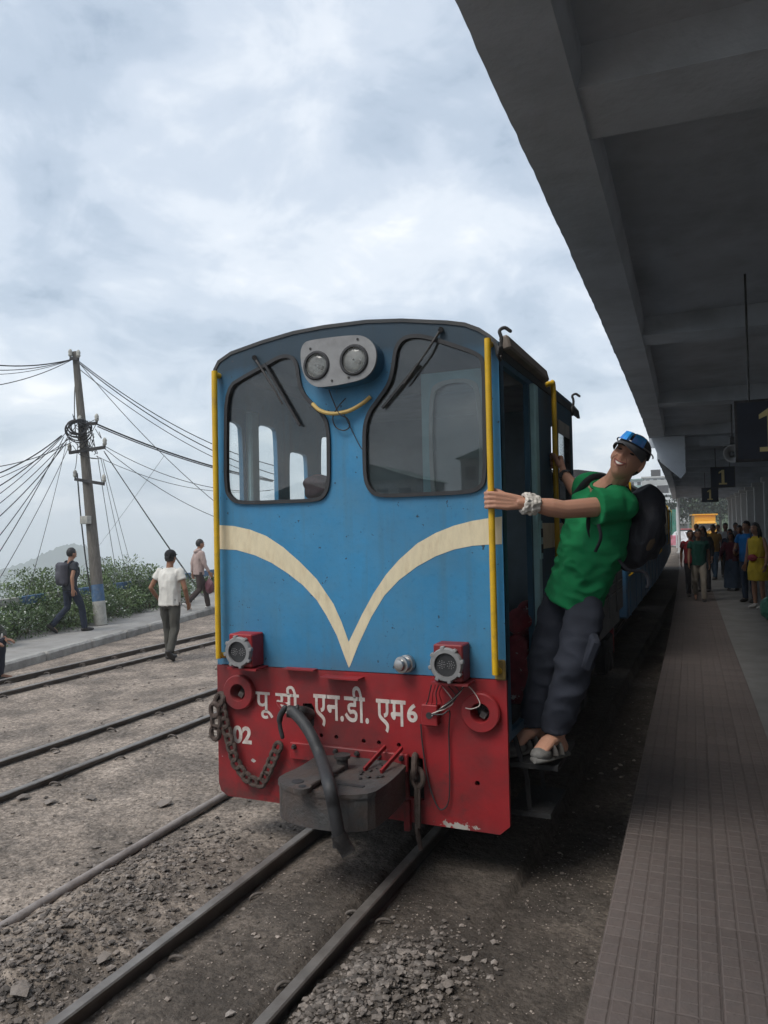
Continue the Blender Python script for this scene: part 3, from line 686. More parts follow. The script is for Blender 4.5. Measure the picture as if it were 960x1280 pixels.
m2 = MB(); m2.box((LC, YF + .09, .53), (1.62, .01, .7)); m2.build('apron_backing', DARKB, loco)
# cream chevron and side band end
ST = [(276, 656), (291.7, 657.5), (312.5, 662), (333, 670), (354, 684), (375, 702.5), (396, 724), (416.7, 754.6), (427, 777.5), (436, 802.5)]
SR = [(z[0] / 4.364 + 430, z[1] / 4.364 + 630) for z in [(100, 600), (160, 490), (230, 385), (300, 305), (400, 215), (500, 158), (600, 118), (700, 92), (778, 79), (862, 68)]]
SRB = [(z[0] / 4.364 + 430, z[1] / 4.364 + 630) for z in [(862, 219), (778, 222), (700, 228), (600, 248), (500, 285), (400, 340), (300, 415), (220, 500), (150, 615), (80, 765), (35, 880), (27, 893)]]
SB = [(431, 821), (421, 794), (408, 769), (396, 750), (379, 731.7), (360.4, 717), (339.6, 703.5), (318.75, 694), (296, 687.5), (276, 686)]
chev = [F2(*p) for p in ST + SR + SRB + SB]; chev[0] = (LX0 + .004, chev[0][1]); chev[-1] = (LX0 + .004, chev[-1][1])
plate('chevron_stripe', chev, [], lambda u, v, d: fout(u, v, d), .0015, CREAM, loco)
# --- roof
outer = offset_poly(roof2 + [(LX1, 1.5), (LX0, 1.5)], .007)[:len(roof2)]; inner = offset_poly(roof2 + [(LX1, 1.5), (LX0, 1.5)], -.012)[:len(roof2)]
m2 = MB(); m2.prism([(p[0], p[1]) for p in outer] + [(p[0], p[1]) for p in inner[::-1]], lambda u, v, d: Vector((u, d, v)), YF - .006, 6.1)
roof = m2.build('roof', ROOFM, loco)
for px, py, yy in ((627, 437, 3.7), (717, 505, 5.98)):
    q = onX(px, py, LX1 + .03); m2 = MB()
    m2.tube(spline([(LX1 + .02, q.y, 2.50), (LX1 + .03, q.y, 2.57), (LX1 + .022, q.y, 2.61), (LX1 + .045, q.y + .01, 2.625), (LX1 + .07, q.y + .02, 2.608)], 5), .009, 8, rounded=True)
    m2.torus((LX1 + .02, q.y, 2.50), (1, 0, 0), .03, .008); m2.build('roof_hook', BLACKI, roof, smooth=True)
m2 = MB(); m2.box((LX1 + .012, 4.22, 2.585), (.05, .98, .075), Matrix.Rotation(-.25, 3, 'Y'), bev=.01); m2.build('rain_gutter', WOODB, roof)
# --- sides
SIDEB_SHADED = mat('shaded_side_blue', (.03, .105, .175), rough=.55, var=.2, vscale=3, dirt=(.04, .06, .075), damt=.7, dscale=2, bump=.08, bscale=6)  # blue paint darkened: canopy shade on the platform side put into the colour
def sfn(x0, sg): return lambda u, v, d: Vector((x0 - sg * d, u, v))
side_out = [(YF + .001, .60), (5.76, .60), (5.76, 2.575), (YF + .001, 2.575)]
rect = lambda a, b, c, d: [(a, c), (b, c), (b, d), (a, d)]
rnd = lambda a, b, c, d, r=.05: chaikin([(a + r, c), (b - r, c), (b, c + r), (b, d - r), (b - r, d), (a + r, d), (a, d - r), (a, c + r)], 2)
plate('side_wall', side_out, [rect(3.735, 4.29, .64, 2.47), rnd(4.93, 5.62, 1.72, 2.36)], sfn(LX1, 1), .03, SIDEB_SHADED, loco)
plate('side_wall', side_out, [rnd(3.70, 3.90, 1.30, 2.32, .04), rnd(4.06, 4.30, 1.45, 2.34, .04), rnd(4.45, 4.70, 1.62, 2.2, .03), rnd(4.9, 5.55, 1.5, 2.36)], sfn(LX0, -1), .03, BLUE, loco)  # rearmost opening is added, out of view, to let light into the cab
m2 = MB(); m2.box((LX1 + .006, 4.375, 1.55), (.05, .09, 1.86), bev=.008); post = m2.build('door_post', TEAL, loco)
m2 = MB(); m2.box((LX1 + .034, 4.375, 1.58), (.012, .05, .22)); pl = m2.build('latch_plate', TEAL, post)
for zz in (1.62, 1.53):
    m2 = MB(); m2.box((LX1 + .042, 4.37, zz), (.008, .03, .05)); m2.build('latch_slot', RUBBER, pl)
m2 = MB(); m2.box((LX1 + .003, 5.09, 1.60), (.006, 1.33, .155)); m2.build('side_stripe', CREAM, loco)
fr = plate('side_window_frame', rnd(5.10, 5.63, 1.70, 2.38), [rnd(5.15, 5.58, 1.75, 2.33)], sfn(LX1 + .006, 1), .03, BLACKI, loco)
plate('side_window_pane', rnd(5.13, 5.60, 1.73, 2.35), [], sfn(LX1 - .012, 1), .004, GLASS, fr)
m2 = MB(); m2.box((LX1 + .008, 5.36, 2.33), (.008, .40, .09)); m2.build('sun_blind', mat('blind', (.45, .42, .38), rough=.8), fr)
# cab inside
m2 = MB(); m2.box((LC, 4.7, .62), (1.63, 2.05, .05)); m2.build('cab_floor', DARKB, loco)
RW = lambda px, py: (lambda q: (q.x, q.z))(onY(px, py, 5.66))
dx0, dz1 = RW(526, 470); dx1, dz0 = RW(640, 640); wx0, wz1 = RW(537, 480); wx1, wz0 = RW(602, 612)
INNER = mat('cab_inner_dark', (.14, .18, .2), rough=.7, var=.15)
plate('cab_rear_wall', [(LX0 + .03, .6), (LX1 - .03, .6), (LX1 - .03, 2.56), (LX0 + .03, 2.56)], [rect(-1.17, -1.0, 1.95, 2.4)], lambda u, v, d: Vector((u, 5.70 - d, v)), .03, INNER, loco)
RD = lambda px, py: (lambda q: (q.x, q.z))(onY(px, py, 3.84))
vx0, vz1 = RD(526, 468); vx1, vz0 = RD(622, 640); ux0, uz1 = RD(538, 480); ux1, uz0 = RD(603, 640)
dp = plate('inner_door', [(vx0, .66), (vx1, .66), (vx1, vz1), (vx0, vz1)], [rnd(ux0, ux1, uz0, uz1, .06)], lambda u, v, d: Vector((u, 3.87 - d, v)), .03, TEAL, loco)
g = plate('rear_window_frame', rnd(ux0 - .012, ux1 + .012, uz0 - .012, uz1 + .012, .06), [rnd(ux0 + .008, ux1 - .008, uz0 + .008, uz1 - .008, .06)], lambda u, v, d: Vector((u, 3.84 - d, v)), .010, mat('frame_pale', (.55, .58, .56), rough=.6), dp)
plate('inner_door_pane', rnd(ux0, ux1, uz0, uz1, .06), [], lambda u, v, d: Vector((u, 3.86 - d, v)), .004, GLASS, dp)
m2 = MB(); m2.box((LX0 + .045, 3.98, 1.75), (.05, .09, 1.3), bev=.01); m2.build('cab_inner_post', TEAL, loco)
m2 = MB(); m2.box((LC - .05, 5.1, .98), (.7, .6, .7), bev=.03); m2.box((LC - .05, 4.76, 1.38), (.62, .1, .14), bev=.02); m2.build('control_desk', BLACKI, loco)
m2 = MB(); m2.box((-1.27, 4.0, .9), (.3, .34, .06), bev=.02); m2.box((-1.27, 4.16, 1.1), (.3, .05, .34), bev=.02); m2.cyl((-1.27, 4.0, .64), (-1.27, 4.0, .9), .04); m2.build('driver_seat', mat('seat_red', (.16, .03, .035), rough=.6), loco)
m2 = MB(); m2.box((LC, 5.2, 2.54), (1.6, 1.0, .02)); m2.build('cab_ceiling', mat('ceiling_grey', (.25, .26, .27), rough=.8), loco)
# bundle of cloth behind the windscreen
q = F(392, 612, -.16); m2 = MB()
for k in range(7): m2.ellipsoid(q + Vector((RNG.uniform(-.09, .09), RNG.uniform(-.03, .1), RNG.uniform(-.05, .05))), (.08, .06, .045), Matrix.Rotation(RNG.uniform(0, 3), 3, 'Z'), 12, 8)
me = remesh(m2, .012, 3); me.materials.append(PINK); o = link('cloth_bundle', me, None, Vector((0, 0, 0))); tag(o, 'pink patterned cloth bundle lying behind the left windscreen', 'cloth')
m2 = MB(); m2.box((q.x, q.y + .03, q.z - .12), (.5, .3, .1)); m2.build('dash_shelf', DARKB, loco)
# red bundle lying in the doorway
q = onX(654, 772, LX1 - .08); m2 = MB()
for k in range(6): m2.ellipsoid(q + Vector((RNG.uniform(-.06, .02), RNG.uniform(-.08, .08), RNG.uniform(-.09, .07))), (.06, .08, .05), Matrix.Rotation(RNG.uniform(0, 3), 3, 'X'), 12, 8)
m2.box((q.x - .02, q.y, (q.z - .1 + .645) / 2), (.12, .22, max(.02, q.z - .1 - .645)), bev=.02)
me = remesh(m2, .010, 3); wrinkle_later = me; me.materials.append(mat('red_sack', (.22, .03, .04), rough=.9, var=.4, vscale=14, dirt=(.5, .45, .4), damt=.8, dscale=18, dlo=.6, dhi=.65)); o = link('cloth_sack', me, None, Vector((0, 0, 0))); tag(o, 'red cloth sack standing inside the open cab doorway', 'sack')
# --- headlamp cluster
hl_px = [(376, 442), (379, 431), (386, 426), (440, 419.5), (456, 421), (466, 430), (470, 440), (469, 455), (462, 467), (450, 475), (402, 484), (388, 480), (379, 466)]
D = .11
hl = chaikin([F2(p[0] + 0, p[1], D) for p in hl_px], 2)
hs = plate('headlamp_housing', hl, [circ(F2(395.8, 457, D), .074, 28), circ(F2(442.7, 450, D), .078, 28)], lambda u, v, d: fout(u, v, d), D - .012, BLUE, loco)
plate('headlamp_face', offset_poly(hl, .004), [circ(F2(395.8, 457, D), .074, 28), circ(F2(442.7, 450, D), .078, 28)], lambda u, v, d: fout(u, v, D - .012 + d), .014, LAMPG, hs)
for px, py, r in ((395.8, 457, .066), (442.7, 450, .07)):
    q = F(px, py, D); m2 = MB(); m2.lathe(q + Vector((0, .014, 0)), (0, -1, 0), [(-.005, r + .012), (.02, r + .012), (.026, r + .006), (.026, r - .003), (.02, r - .003), (-.005, r - .003)], 28, caps=False)
    lp = m2.build('headlamp', RUBBER, hs, smooth=True)
    m2 = MB(); m2.lathe(q + Vector((0, .012, 0)), (0, 1, 0), [(-.012, r - .004), (.01, r * .93), (.03, r * .7), (.045, r * .42), (.05, .012)], 28, caps=False); m2.build('reflector', CHROME, lp, smooth=True)
    m2 = MB(); m2.ellipsoid(q + Vector((0, .03, 0)), (.013, .02, .013)); m2.build('bulb', STEEL, lp, smooth=True)
    m2 = MB(); m2.lathe(q + Vector((0, .012, 0)), (0, -1, 0), [(.008, r - .005), (.014, r * .8), (.019, r * .5), (.021, .005)], 28, caps=False)
    m2.build('lens', LENS, lp, smooth=True)
for px, py in ((388, 436), (447, 424), (415, 476), (436, 472)):
    q = F(px, py, D + .002); m2 = MB(); m2.cyl(q + Vector((0, .006, 0)), q - Vector((0, .003, 0)), .007, n=8); m2.build('screw', BLACKI, hs)
# yellow conduit and loose wire below the lamps
m2 = MB(); m2.tube(spline([F(391, 505, .01), F(400, 513, .03), F(415, 517, .035), F(435, 514, .035), F(452, 505, .03), F(463, 496, .01)], 5), .011, 8); m2.build('yellow_conduit', mat('conduit', (.55, .38, .12), rough=.6), loco, smooth=True)
m2 = MB(); m2.tube(spline([F(411, 487, .03), F(416, 500, .02), F(424, 517, .045), F(434, 523, .03), F(437, 533, .02), F(430, 538, .02), F(420, 534, .02), F(416, 522, .03), F(423, 508, .045), F(432, 498, .02)], 5), .0035, 6); m2.tube(spline([F(430, 518, .03), F(440, 538, .01), F(449, 556, .01), F(455, 564, .01)], 4), .0025, 5); m2.build('loose_wire', RUBBER, loco)
# --- wipers
for arm, blade in ((((318, 447), (340, 482), (353, 505)), ((331, 455), (375, 532))), (((551, 412), (533, 440), (505, 480)), ((523, 455), (478, 510)))):
    m2 = MB(); m2.tube([F(*arm[0], .015), F(*arm[1], .035), F(*arm[2], .03)], [.008, .006, .005], 6); m2.cyl(F(*arm[0], -.005), F(*arm[0], .03), .014)
    wp = m2.build('wiper', BLACKI, loco)
    m2 = MB(); m2.bar(F(*blade[0], .012), F(*blade[1], .012), .012, .016, Vector((0, 1, 0))); m2.build('wiper_blade', RUBBER, wp)
# --- yellow grab poles
def pole(pts, name='grab_pole'):
    m2 = MB(); m2.tube(spline(pts, 6), .0165, 12, rounded=True); return m2.build(name, YEL, loco, smooth=True)
def pole_at(pa, pb, d, flange=True):
    a, b = F(*pa, d), F(*pb, d); x = (a.x + b.x) / 2
    o = pole([(x, YF - .005, a.z), (x, YF - d * .8, a.z - .004), (x, YF - d, a.z - .05), (x, YF - d, (a.z + b.z) / 2), (x, YF - d, b.z + .05), (x, YF - d * .8, b.z), (x + .01, YF - .005, b.z - .01)])
    if flange:
        m2 = MB(); m2.box((x + .012, YF - .008, b.z - .005), (.055, .014, .10), bev=.006); m2.build('pole_flange', mat('dirty_yellow', (.22, .15, .04), rough=.8, var=.4, vscale=20), o)
    return o
fp = pole_at((611, 428), (617.5, 838), .055)
pole_at((269.5, 468), (271.5, 818), .05, False)
rpx = LX1 + .035
pole([(LX1 - .0, 4.80, 2.55), (rpx - .01, 4.84, 2.56), (rpx, 4.87, 2.52), (rpx, 4.87, 2.0), (rpx, 4.87, 1.4), (rpx, 4.87, .9), (LX1, 4.87, .86)])
pole([(LX0 + .01, 3.80, 2.55), (LX0 - .05, 3.80, 2.5), (LX0 - .05, 3.80, 1.8), (LX0 - .05, 3.80, 1.0), (LX0, 3.80, .95)])
# --- marker lamps in red boxes
def marker(px, py, d=.15):
    q = F(px, py, d); m2 = MB(); m2.box((q.x + .005, YF - d / 2 + .012, q.z + .005), (.15, d - .03, .18), bev=.006)
    bx = m2.build('marker_lamp', RED, loco)
    m2 = MB(); m2.box((q.x + .01, YF - d * .42, q.z - .097), (.19, d * .84, .012)); m2.build('bracket', RED, bx)
    m2 = MB(); c = Vector((q.x, YF - d + .03, q.z))
    m2.lathe(c, (0, -1, 0), [(0, .082), (.022, .082), (.028, .077), (.028, .058), (.01, .058)], 32, caps=False)
    for k in range(8):
        a = k * math.pi / 4 + .2; m2.box(c + Vector((math.cos(a) * .081, -.016, math.sin(a) * .081)), (.02, .026, .02), Matrix.Rotation(-a, 3, 'Y'), bev=.003)
    m2.build('lens_ring', LAMPG, bx, smooth=True)
    m2 = MB(); m2.cyl(c + Vector((0, -.012, 0)), c + Vector((0, -.015, 0)), .06, n=28); pl = m2.build('lens', RUBBER, bx)
    for sx in (-.024, .024):
        for r_, n_ in ((.018, 9), (.009, 5), (0, 1)):
            for k in range(n_):
                a = 2 * math.pi * k / n_; p = c + Vector((sx + r_ * math.cos(a), -.0165, r_ * math.sin(a))); m2 = MB(); m2.ellipsoid(p, (.0028, .002, .0028), None, 6, 4); m2.build('led', LAMPG, pl)
    return bx
marker(296, 815.4); marker(556.5, 831.6)
# --- round buffer sockets
for px, py in ((298, 865.5), (600.5, 891)):
    q = F(px, py, .03); m2 = MB(); m2.lathe((q.x, YF - .004, q.z), (0, -1, 0), [(0, .098), (.03, .098), (.036, .092), (.036, .05), (.03, .046), (-.07, .046)], 36, caps=False)
    rg = m2.build('buffer_socket', RED, loco, smooth=True)
    m2 = MB(); m2.cyl((q.x, YF + .07, q.z), (q.x, YF + .06, q.z), .05); m2.build('socket_back', BLACKI, rg)
    m2 = MB(); m2.box((q.x + .012, YF - .005, q.z - .012), (.03, .04, .03), Matrix.Rotation(.5, 3, 'Y')); m2.build('socket_pin', GREYI, rg)
# --- whistle valve, shelves, junction box, wires
q = F(510, 829); m2 = MB(); m2.lathe((q.x, YF, q.z), (-.25, -1, 0), [(0, .045), (.02, .045), (.022, .036), (.05, .036), (.052, .042), (.062, .042), (.064, .03), (.085, .028), (.088, .02), (.088, .005)], 24); m2.build('jumper_socket', STEEL, loco, smooth=True)
for (pa, pb, dd) in (((359, 834), (397, 837), .05), ((409, 843), (456, 847), .085)):
    a, b = F(*pa), F(*pb); m2 = MB(); m2.box(((a.x + b.x) / 2, YF - dd / 2, (a.z + b.z) / 2), (b.x - a.x, dd, .008)); m2.build('lamp_shelf', RED, loco)
q = F(537, 894, .05); m2 = MB(); m2.box((q.x, YF - .03, q.z), (.085, .055, .105), bev=.004); jb = m2.build('junction_box', RED, loco)
m2 = MB(); m2.cyl((q.x, YF - .0575, q.z), (q.x, YF - .060, q.z), .017, n=14); m2.build('cable_hole', RUBBER, jb)
jq = q
def wire(pts, r, name='wire', m=RUBBER, par=loco): m2 = MB(); m2.tube(spline(pts, 5), r, 6); return m2.build(name, m, par, smooth=True)
wire([F(540, 893, .07), F(553, 893, .08), F(562, 889, .06), F(561, 915, .02), F(562, 960, .02), F(561, 1000, .02), F(553, 1012, .02), F(545, 1005, .02), F(535, 975, .02), F(528, 930, .02), F(526, 905, .02)], .004)
for k in range(5):
    wire([F(540, 892 + k, .066), F(548 + k * 2, 889 - k * 2, .08), F(558 + 2 * k, 885 - 3 * k, .07), F(566 + k * 4, 876 - k * 5, .04), F(548 + k * 8, 852, .06)], .0028, m=(WHITE if k % 3 == 0 else RUBBER))
for k in range(4):
    wire([F(540 + k * 5, 853, .08), F(537 + k * 4, 866, .07), F(534 + k * 6, 878, .05), F(528 + k * 8, 888, .04)], .003, m=(RED if k % 2 else RUBBER))
wire([F(575, 850, .05), F(590, 862, .04), F(600, 880, .06), F(590, 886, .06), F(582, 885, .05)], .0025, m=WHITE)
# --- lettering painted on the apron
def letters(txt, x0, y0, x1, y1, name, bold=.012):
    cu = bpy.data.curves.new('t', 'FONT'); cu.body = txt; cu.size = 1; cu.offset = bold; cu.extrude = .5
    ob = bpy.data.objects.new('t', cu); COL.objects.link(ob); dg = bpy.context.evaluated_depsgraph_get(); me = bpy.data.meshes.new_from_object(ob.evaluated_get(dg))
    co = np.array([v.co[:] for v in me.vertices]); lo, hi = co.min(0), co.max(0); a, b = F(x0, y1), F(x1, y0)
    mb_ = MB(); mb_.add([fout(a.x + (c[0] - lo[0]) / (hi[0] - lo[0]) * (b.x - a.x), a.z + (c[1] - lo[1]) / (hi[1] - lo[1]) * (b.z - a.z), .0045 + .0015 * (c[2] + .5)) for c in co], [tuple(p.vertices) for p in me.polygons])
    bpy.data.objects.remove(ob); bpy.data.curves.remove(cu); return mb_.build(name, WHITE, loco)
letters('पू सी', 320.5, 858, 374, 897, 'lettering'); letters('एन.डी. एम', 393, 862, 507, 907, 'lettering'); letters('6', 509.5, 880, 522, 902, 'lettering', .03)
letters('02', 292, 908.5, 315, 928, 'lettering', .035)
# --- coupler block
zt = F(455, 946).z
T3 = lambda px, py: onZ(px, py, zt)
cp = [T3(348, 977), T3(352, 970), T3(376, 960)]
top = [cp[0], cp[1], cp[2], Vector((F(405, 940).x, YF - .02, zt)), Vector((F(512, 950).x, YF - .02, zt)), T3(493, 972), T3(479, 983), T3(465, 992), T3(440, 994.5), T3(419, 994), T3(385, 990), T3(360, 984)]
CD = YF - min(p.y for p in top); print('coupler depth', CD, 'ztop', zt)
cpoly = chaikin([(p.x, p.y) for p in top], 1); hb = .165
cpl = MB(); cpl.prism(cpoly, lambda u, v, d: Vector((u, v, d)), zt - hb, zt); cpl = cpl.build('coupler', GREYI, loco)
m2 = MB(); m2.prism(offset_poly(cpoly, .006), lambda u, v, d: Vector((u, v, d)), zt - .018, zt + .004); m2.build('top_plate', GREYI, cpl)
a, b = F(366, 938), F(512, 953); m2 = MB(); m2.box(((a.x + b.x) / 2, YF - .018, zt + .0), (b.x - a.x, .028, .09), bev=.004); m2.build('mounting_flange', RED, cpl)
for k in range(6):
    x = a.x + .03 + (b.x - a.x - .06) * k / 5; m2 = MB(); m2.lathe((x, YF - .03, zt + .025), (0, -1, 0), [(0, .014), (.014, .014), (.016, .01), (.024, .01)], 6); m2.build('bolt', BLACKI, cpl)
for px, py in ((466, 961), (487, 964)):
    q = T3(px, py); m2 = MB(); m2.bar((q.x - .02, q.y - .06, zt + .012), (q.x + .01, YF - .03, zt + .075), .012, .02); m2.build('gusset_rib', RED, cpl)
q0, q1 = T3(378, 992), T3(428, 962); m2 = MB(); mid = (q0 + q1) / 2
lev = [(-.05, -.03), (.25, -.05), (.25, .05), (-.05, .03), (-.075, 0)]
m2.bar((q0.x, q0.y, zt + .02), (q1.x, q1.y, zt + .02), .05, .022, bev=.005); m2.cyl((q0.x, q0.y, zt + .008), (q0.x, q0.y, zt + .033), .042, n=18); m2.build('draw_link', GREYI, cpl)
m2 = MB(); m2.cyl((q0.x, q0.y, zt + .0335), (q0.x, q0.y, zt + .035), .018, n=14); m2.build('link_hole', RUBBER, cpl)
m2 = MB(); m2.cyl((q1.x, q1.y, zt), (q1.x, q1.y, zt + .06), .03, n=14); m2.cyl((q1.x, q1.y, zt + .06), (q1.x, q1.y, zt + .075), .042, n=14); m2.build('coupling_pin', BLACKI, cpl)
q = T3(372, 978); m2 = MB(); m2.cyl((q.x, q.y, zt + .003), (q.x, q.y, zt + .0065), .03, n=16); m2.build('pocket', RUBBER, cpl)
q = T3(432, 984); m2 = MB(); m2.box((q.x + .02, q.y + .02, zt + .0055), (.13, .025, .004)); m2.build('slot', RUBBER, cpl)
for k in range(14):
    q = T3(RNG.uniform(405, 490), RNG.uniform(958, 975)); m2 = MB(); stone_shape((q.x, q.y, zt + .008), RNG.uniform(.008, .016), RNG, .6, m2); m2.build('grease_lump', BLACKI, cpl)
# --- vacuum brake hose
m2 = MB(); m2.tube(spline([F(387, 893, -.04), F(385, 892, .06), F(378, 890, .13), F(368, 890, .16), F(360, 889, .17)], 5), .032, 14); m2.torus(F(372, 890, .155), (-1, -.4, 0), .034, .007, 16, 6)
hp = m2.build('brake_pipe', BLACKI, loco, smooth=True)
m2 = MB(); m2.tube(spline([F(366, 889, .175), F(378, 902, .21), F(390, 921, .26), F(402, 950, .33), F(411, 980, CD + .06), F(417, 1008, CD + .075), F(422, 1036, CD + .07), F(424, 1044, CD + .06)], 6), [.03] * 43, 14)
m2.build('brake_hose', RUBBER, hp, smooth=True)
m2 = MB(); m2.tube(spline([F(423, 1042, CD + .065), F(427, 1052, CD + .06), F(433, 1062, CD + .05), F(436, 1068, CD + .05)], 5), [.035 + .0 * i for i in range(16)], 12, ell=[(1 - .03 * i, 1) for i in range(16)]); m2.box(F(420, 1052, CD + .065), (.02, .03, .05)); m2.build('hose_coupling', BLACKI, hp, smooth=True)
m2 = MB(); m2.tube(spline([F(356, 885, .18), F(350, 896, .18), F(350, 908, .18), F(353, 921, .18)], 5), [.016] * 8 + [.012] * 8, 10, rounded=True); m2.build('hose_hook', RUBBER, hp, smooth=True)
for t_ in (.2, .5, .8):
    pass
# --- shackle and link hanging from the slot
m2 = MB(); c = F(519, 958, .04); m2.torus(c, (1, .25, 0), .045, .015, 18, 8, 1.25); sh = m2.build('shackle', RUST, loco, smooth=True)
m2 = MB(); m2.torus(F(522, 972, .045), (.3, 1, 0), .035, .014, 16, 8, 1.3); m2.build('shackle_ring', RUST, sh, smooth=True)
m2 = MB(); m2.bar(F(520, 978, .05), F(521, 1040, .05), .016, .016); m2.bar(F(524, 978, .05), F(524, 1035, .05), .014, .014); m2.cyl(F(521, 1036, .04), F(526, 1062, .03), .012); m2.build('hanging_link', RUST, sh)
a = F(511, 999); b = F(514, 1036); m2 = MB(); m2.box((a.x, YF - .02, (a.z + b.z) / 2), (.03, .03, a.z - b.z)); m2.build('guide_rib', RED, loco)
# --- underframe and wheels
m2 = MB(); m2.box((LC, 6.4, .44), (1.3, 5.4, .28)); m2.box((LC, 4.9, .5), (1.6, 2.4, .16)); m2.build('underframe', DARKB, loco)
for yy in (4.6, 6.1, 7.6):
    for sx in (-.33, .33):
        m2 = MB(); m2.lathe((LC + sx - .04, yy, .29), (1, 0, 0), [(0, .28), (.06, .28), (.06, .31), (.08, .31), (.08, .05), (0, .05)], 28); m2.build('wheel', BLACKI, loco, smooth=True)
for yy in (5.9, 7.6):
    m2 = MB(); m2.box((LX1 - .06, yy, .42), (.12, .5, .34), bev=.02); m2.box((LX1 - .01, yy, .36), (.06, .16, .2), bev=.02); m2.build('axle_box', DARKB, loco)
m2 = MB(); m2.box((LX1 + .07, 4.05, .458), (.28, .5, .025)); m2.bar((LX1 + .03, 3.83, .45), (LX1 - .02, 3.83, .62), .02, .02); m2.bar((LX1 + .03, 4.27, .45), (LX1 - .02, 4.27, .62), .02, .02); step = m2.build('foot_step', DARKB, loco)
m2 = MB(); m2.box((LX1 + .05, 4.05, .2), (.22, .4, .025)); m2.bar((LX1 + .05, 3.88, .2), (LX1 + .03, 3.88, .45), .02, .02); m2.bar((LX1 + .05, 4.22, .2), (LX1 + .03, 4.22, .45), .02, .02); m2.build('foot_step', DARKB, loco)
# --- engine hood behind the cab
GREYH = mat('hood_grey', (.13, .135, .14), rough=.6, var=.2, vscale=4, dirt=(.07, .07, .07), damt=.6, dscale=3, bump=.1)
m2 = MB(); hx = .82; prof = [(-hx, .6), (hx, .6), (hx, 1.86), (hx - .12, 2.06), (hx - .4, 2.13), (-hx + .4, 2.13), (-hx + .12, 2.06), (-hx, 1.86)]
m2.prism(prof, lambda u, v, d: Vector((LC + u, d, v)), 5.76, 8.7); hood = m2.build('engine_hood', GREYH, loco)
for yy in np.arange(5.95, 8.5, .62):
    m2 = MB(); m2.box((LC + hx + .006, yy + .28, 1.25), (.012, .54, 1.05), bev=.005); dr = m2.build('hood_door', GREYH, hood)
    for z_ in np.arange(.95, 1.6, .1):
        m2 = MB(); m2.box((LC + hx + .016, yy + .28, z_), (.012, .4, .03), Matrix.Rotation(.5, 3, 'Y')); m2.build('louvre', GREYH, dr)
m2 = MB(); m2.tube(spline([(LC + hx - .02, 5.8, 2.02), (LC + hx + .05, 6.0, 2.0), (LC + hx + .05, 7.2, 1.98), (LC + hx + .05, 8.6, 1.96)], 5), .014, 8); m2.build('hood_handrail', STEEL, hood, smooth=True)
m2 = MB(); m2.box((LC, 8.73, .5), (1.5, .06, .5)); m2.build('rear_buffer_beam', RED, loco)

# --- chain on the left of the apron
def chain(pts, ll, wr, name, label, m=RUST):
    P = spline(pts, 10); L_ = [0]
    for i in range(1, len(P)): L_.append(L_[-1] + (P[i] - P[i - 1]).length)
    def at(s):
        for i in range(1, len(P)):
            if L_[i] >= s: t = (s - L_[i - 1]) / max(1e-9, L_[i] - L_[i - 1]); return P[i - 1].lerp(P[i], t), (P[i] - P[i - 1]).normalized()
        return P[-1], (P[-1] - P[-2]).normalized()
    pitch = ll - 2.6 * wr; n = int(L_[-1] / pitch); t = thing(name, label, 'chain', tuple(P[0]))
    for k in range(n):
        c, d = at((k + .5) * pitch); u, v, _ = frame(d, Vector((0, 1, 0)) if k % 2 else Vector((.3, .1, 1))); a = math.pi * .25 + RNG.uniform(-.2, .2)
        sd = u if k % 2 else v; hl_, w = ll / 2 - wr, ll * .27
        loop = [c + d * (hl_ - w) + (d * math.sin(q_) + sd * math.cos(q_)) * w for q_ in arc(7, 0, math.pi)] + [c - d * (hl_ - w) + (-d * math.sin(q_) - sd * math.cos(q_)) * w for q_ in arc(7, 0, math.pi)]
        m2 = MB(); m2.tube(loop, wr, 7, closed=True); m2.build('chain_link', m, t, smooth=True)
    return t
Z = lambda x, y, d=.03: F(x / 8.536 + 255, y / 8.533 + 850, d)
chain([Z(170, 150, .02), Z(185, 260, .04), Z(210, 400, .05), Z(240, 520, .05), Z(270, 640, .05), Z(300, 740, .05), Z(330, 860, .045), Z(390, 960, .04), Z(470, 1050, .04), Z(560, 1090, .04), Z(620, 1090, .04), Z(660, 1010, .04), Z(710, 900, .04), Z(770, 760, .04), Z(810, 660, .03)], .078, .0118, 'safety_chain', 'rusty safety chain hanging in a loop across the red apron')
chain([Z(190, 150, .03), Z(150, 240, .05), Z(115, 300, .06), Z(130, 430, .06), Z(120, 560, .06), Z(140, 700, .06), Z(165, 735, .06)], .10, .0135, 'safety_chain', 'rusty chain end with big links dangling at apron corner')
# ================================================================== people
def skin_mat(name, col):
    m = mat(name, col, rough=.55, var=.10, vscale=18, dirt=(col[0] * .72, col[1] * .6, col[2] * .58), damt=.35, dscale=9, bump=.06, bscale=120, spec=.35)
    b = m.node_tree.nodes['Principled BSDF']; b.inputs['Subsurface Weight'].default_value = .08; b.inputs['Subsurface Radius'].default_value = (.02, .008, .004); return m
SKIN_A = skin_mat('skin_tan', (.50, .265, .18)); SKIN_B = skin_mat('skin_brown', (.27, .135, .08)); SKIN_C = skin_mat('skin_light_brown', (.36, .19, .12))
HAIRM = mat('black_hair', (.014, .012, .011), rough=.5, var=.3, vscale=40, stretch=(1, 1, .2), bump=.3, bscale=90)
_cl = {}
def cloth(col, rough=.9, var=.14):
    k = tuple(round(c, 3) for c in col)
    if k not in _cl: _cl[k] = mat('cloth_%d' % len(_cl), col, rough=rough, var=var, vscale=7, bump=.12, bscale=160, spec=.2)
    return _cl[k]
SHOE_D = mat('shoe_dark', (.03, .027, .025), rough=.6); SHOE_L = mat('shoe_pale', (.5, .48, .45), rough=.6)
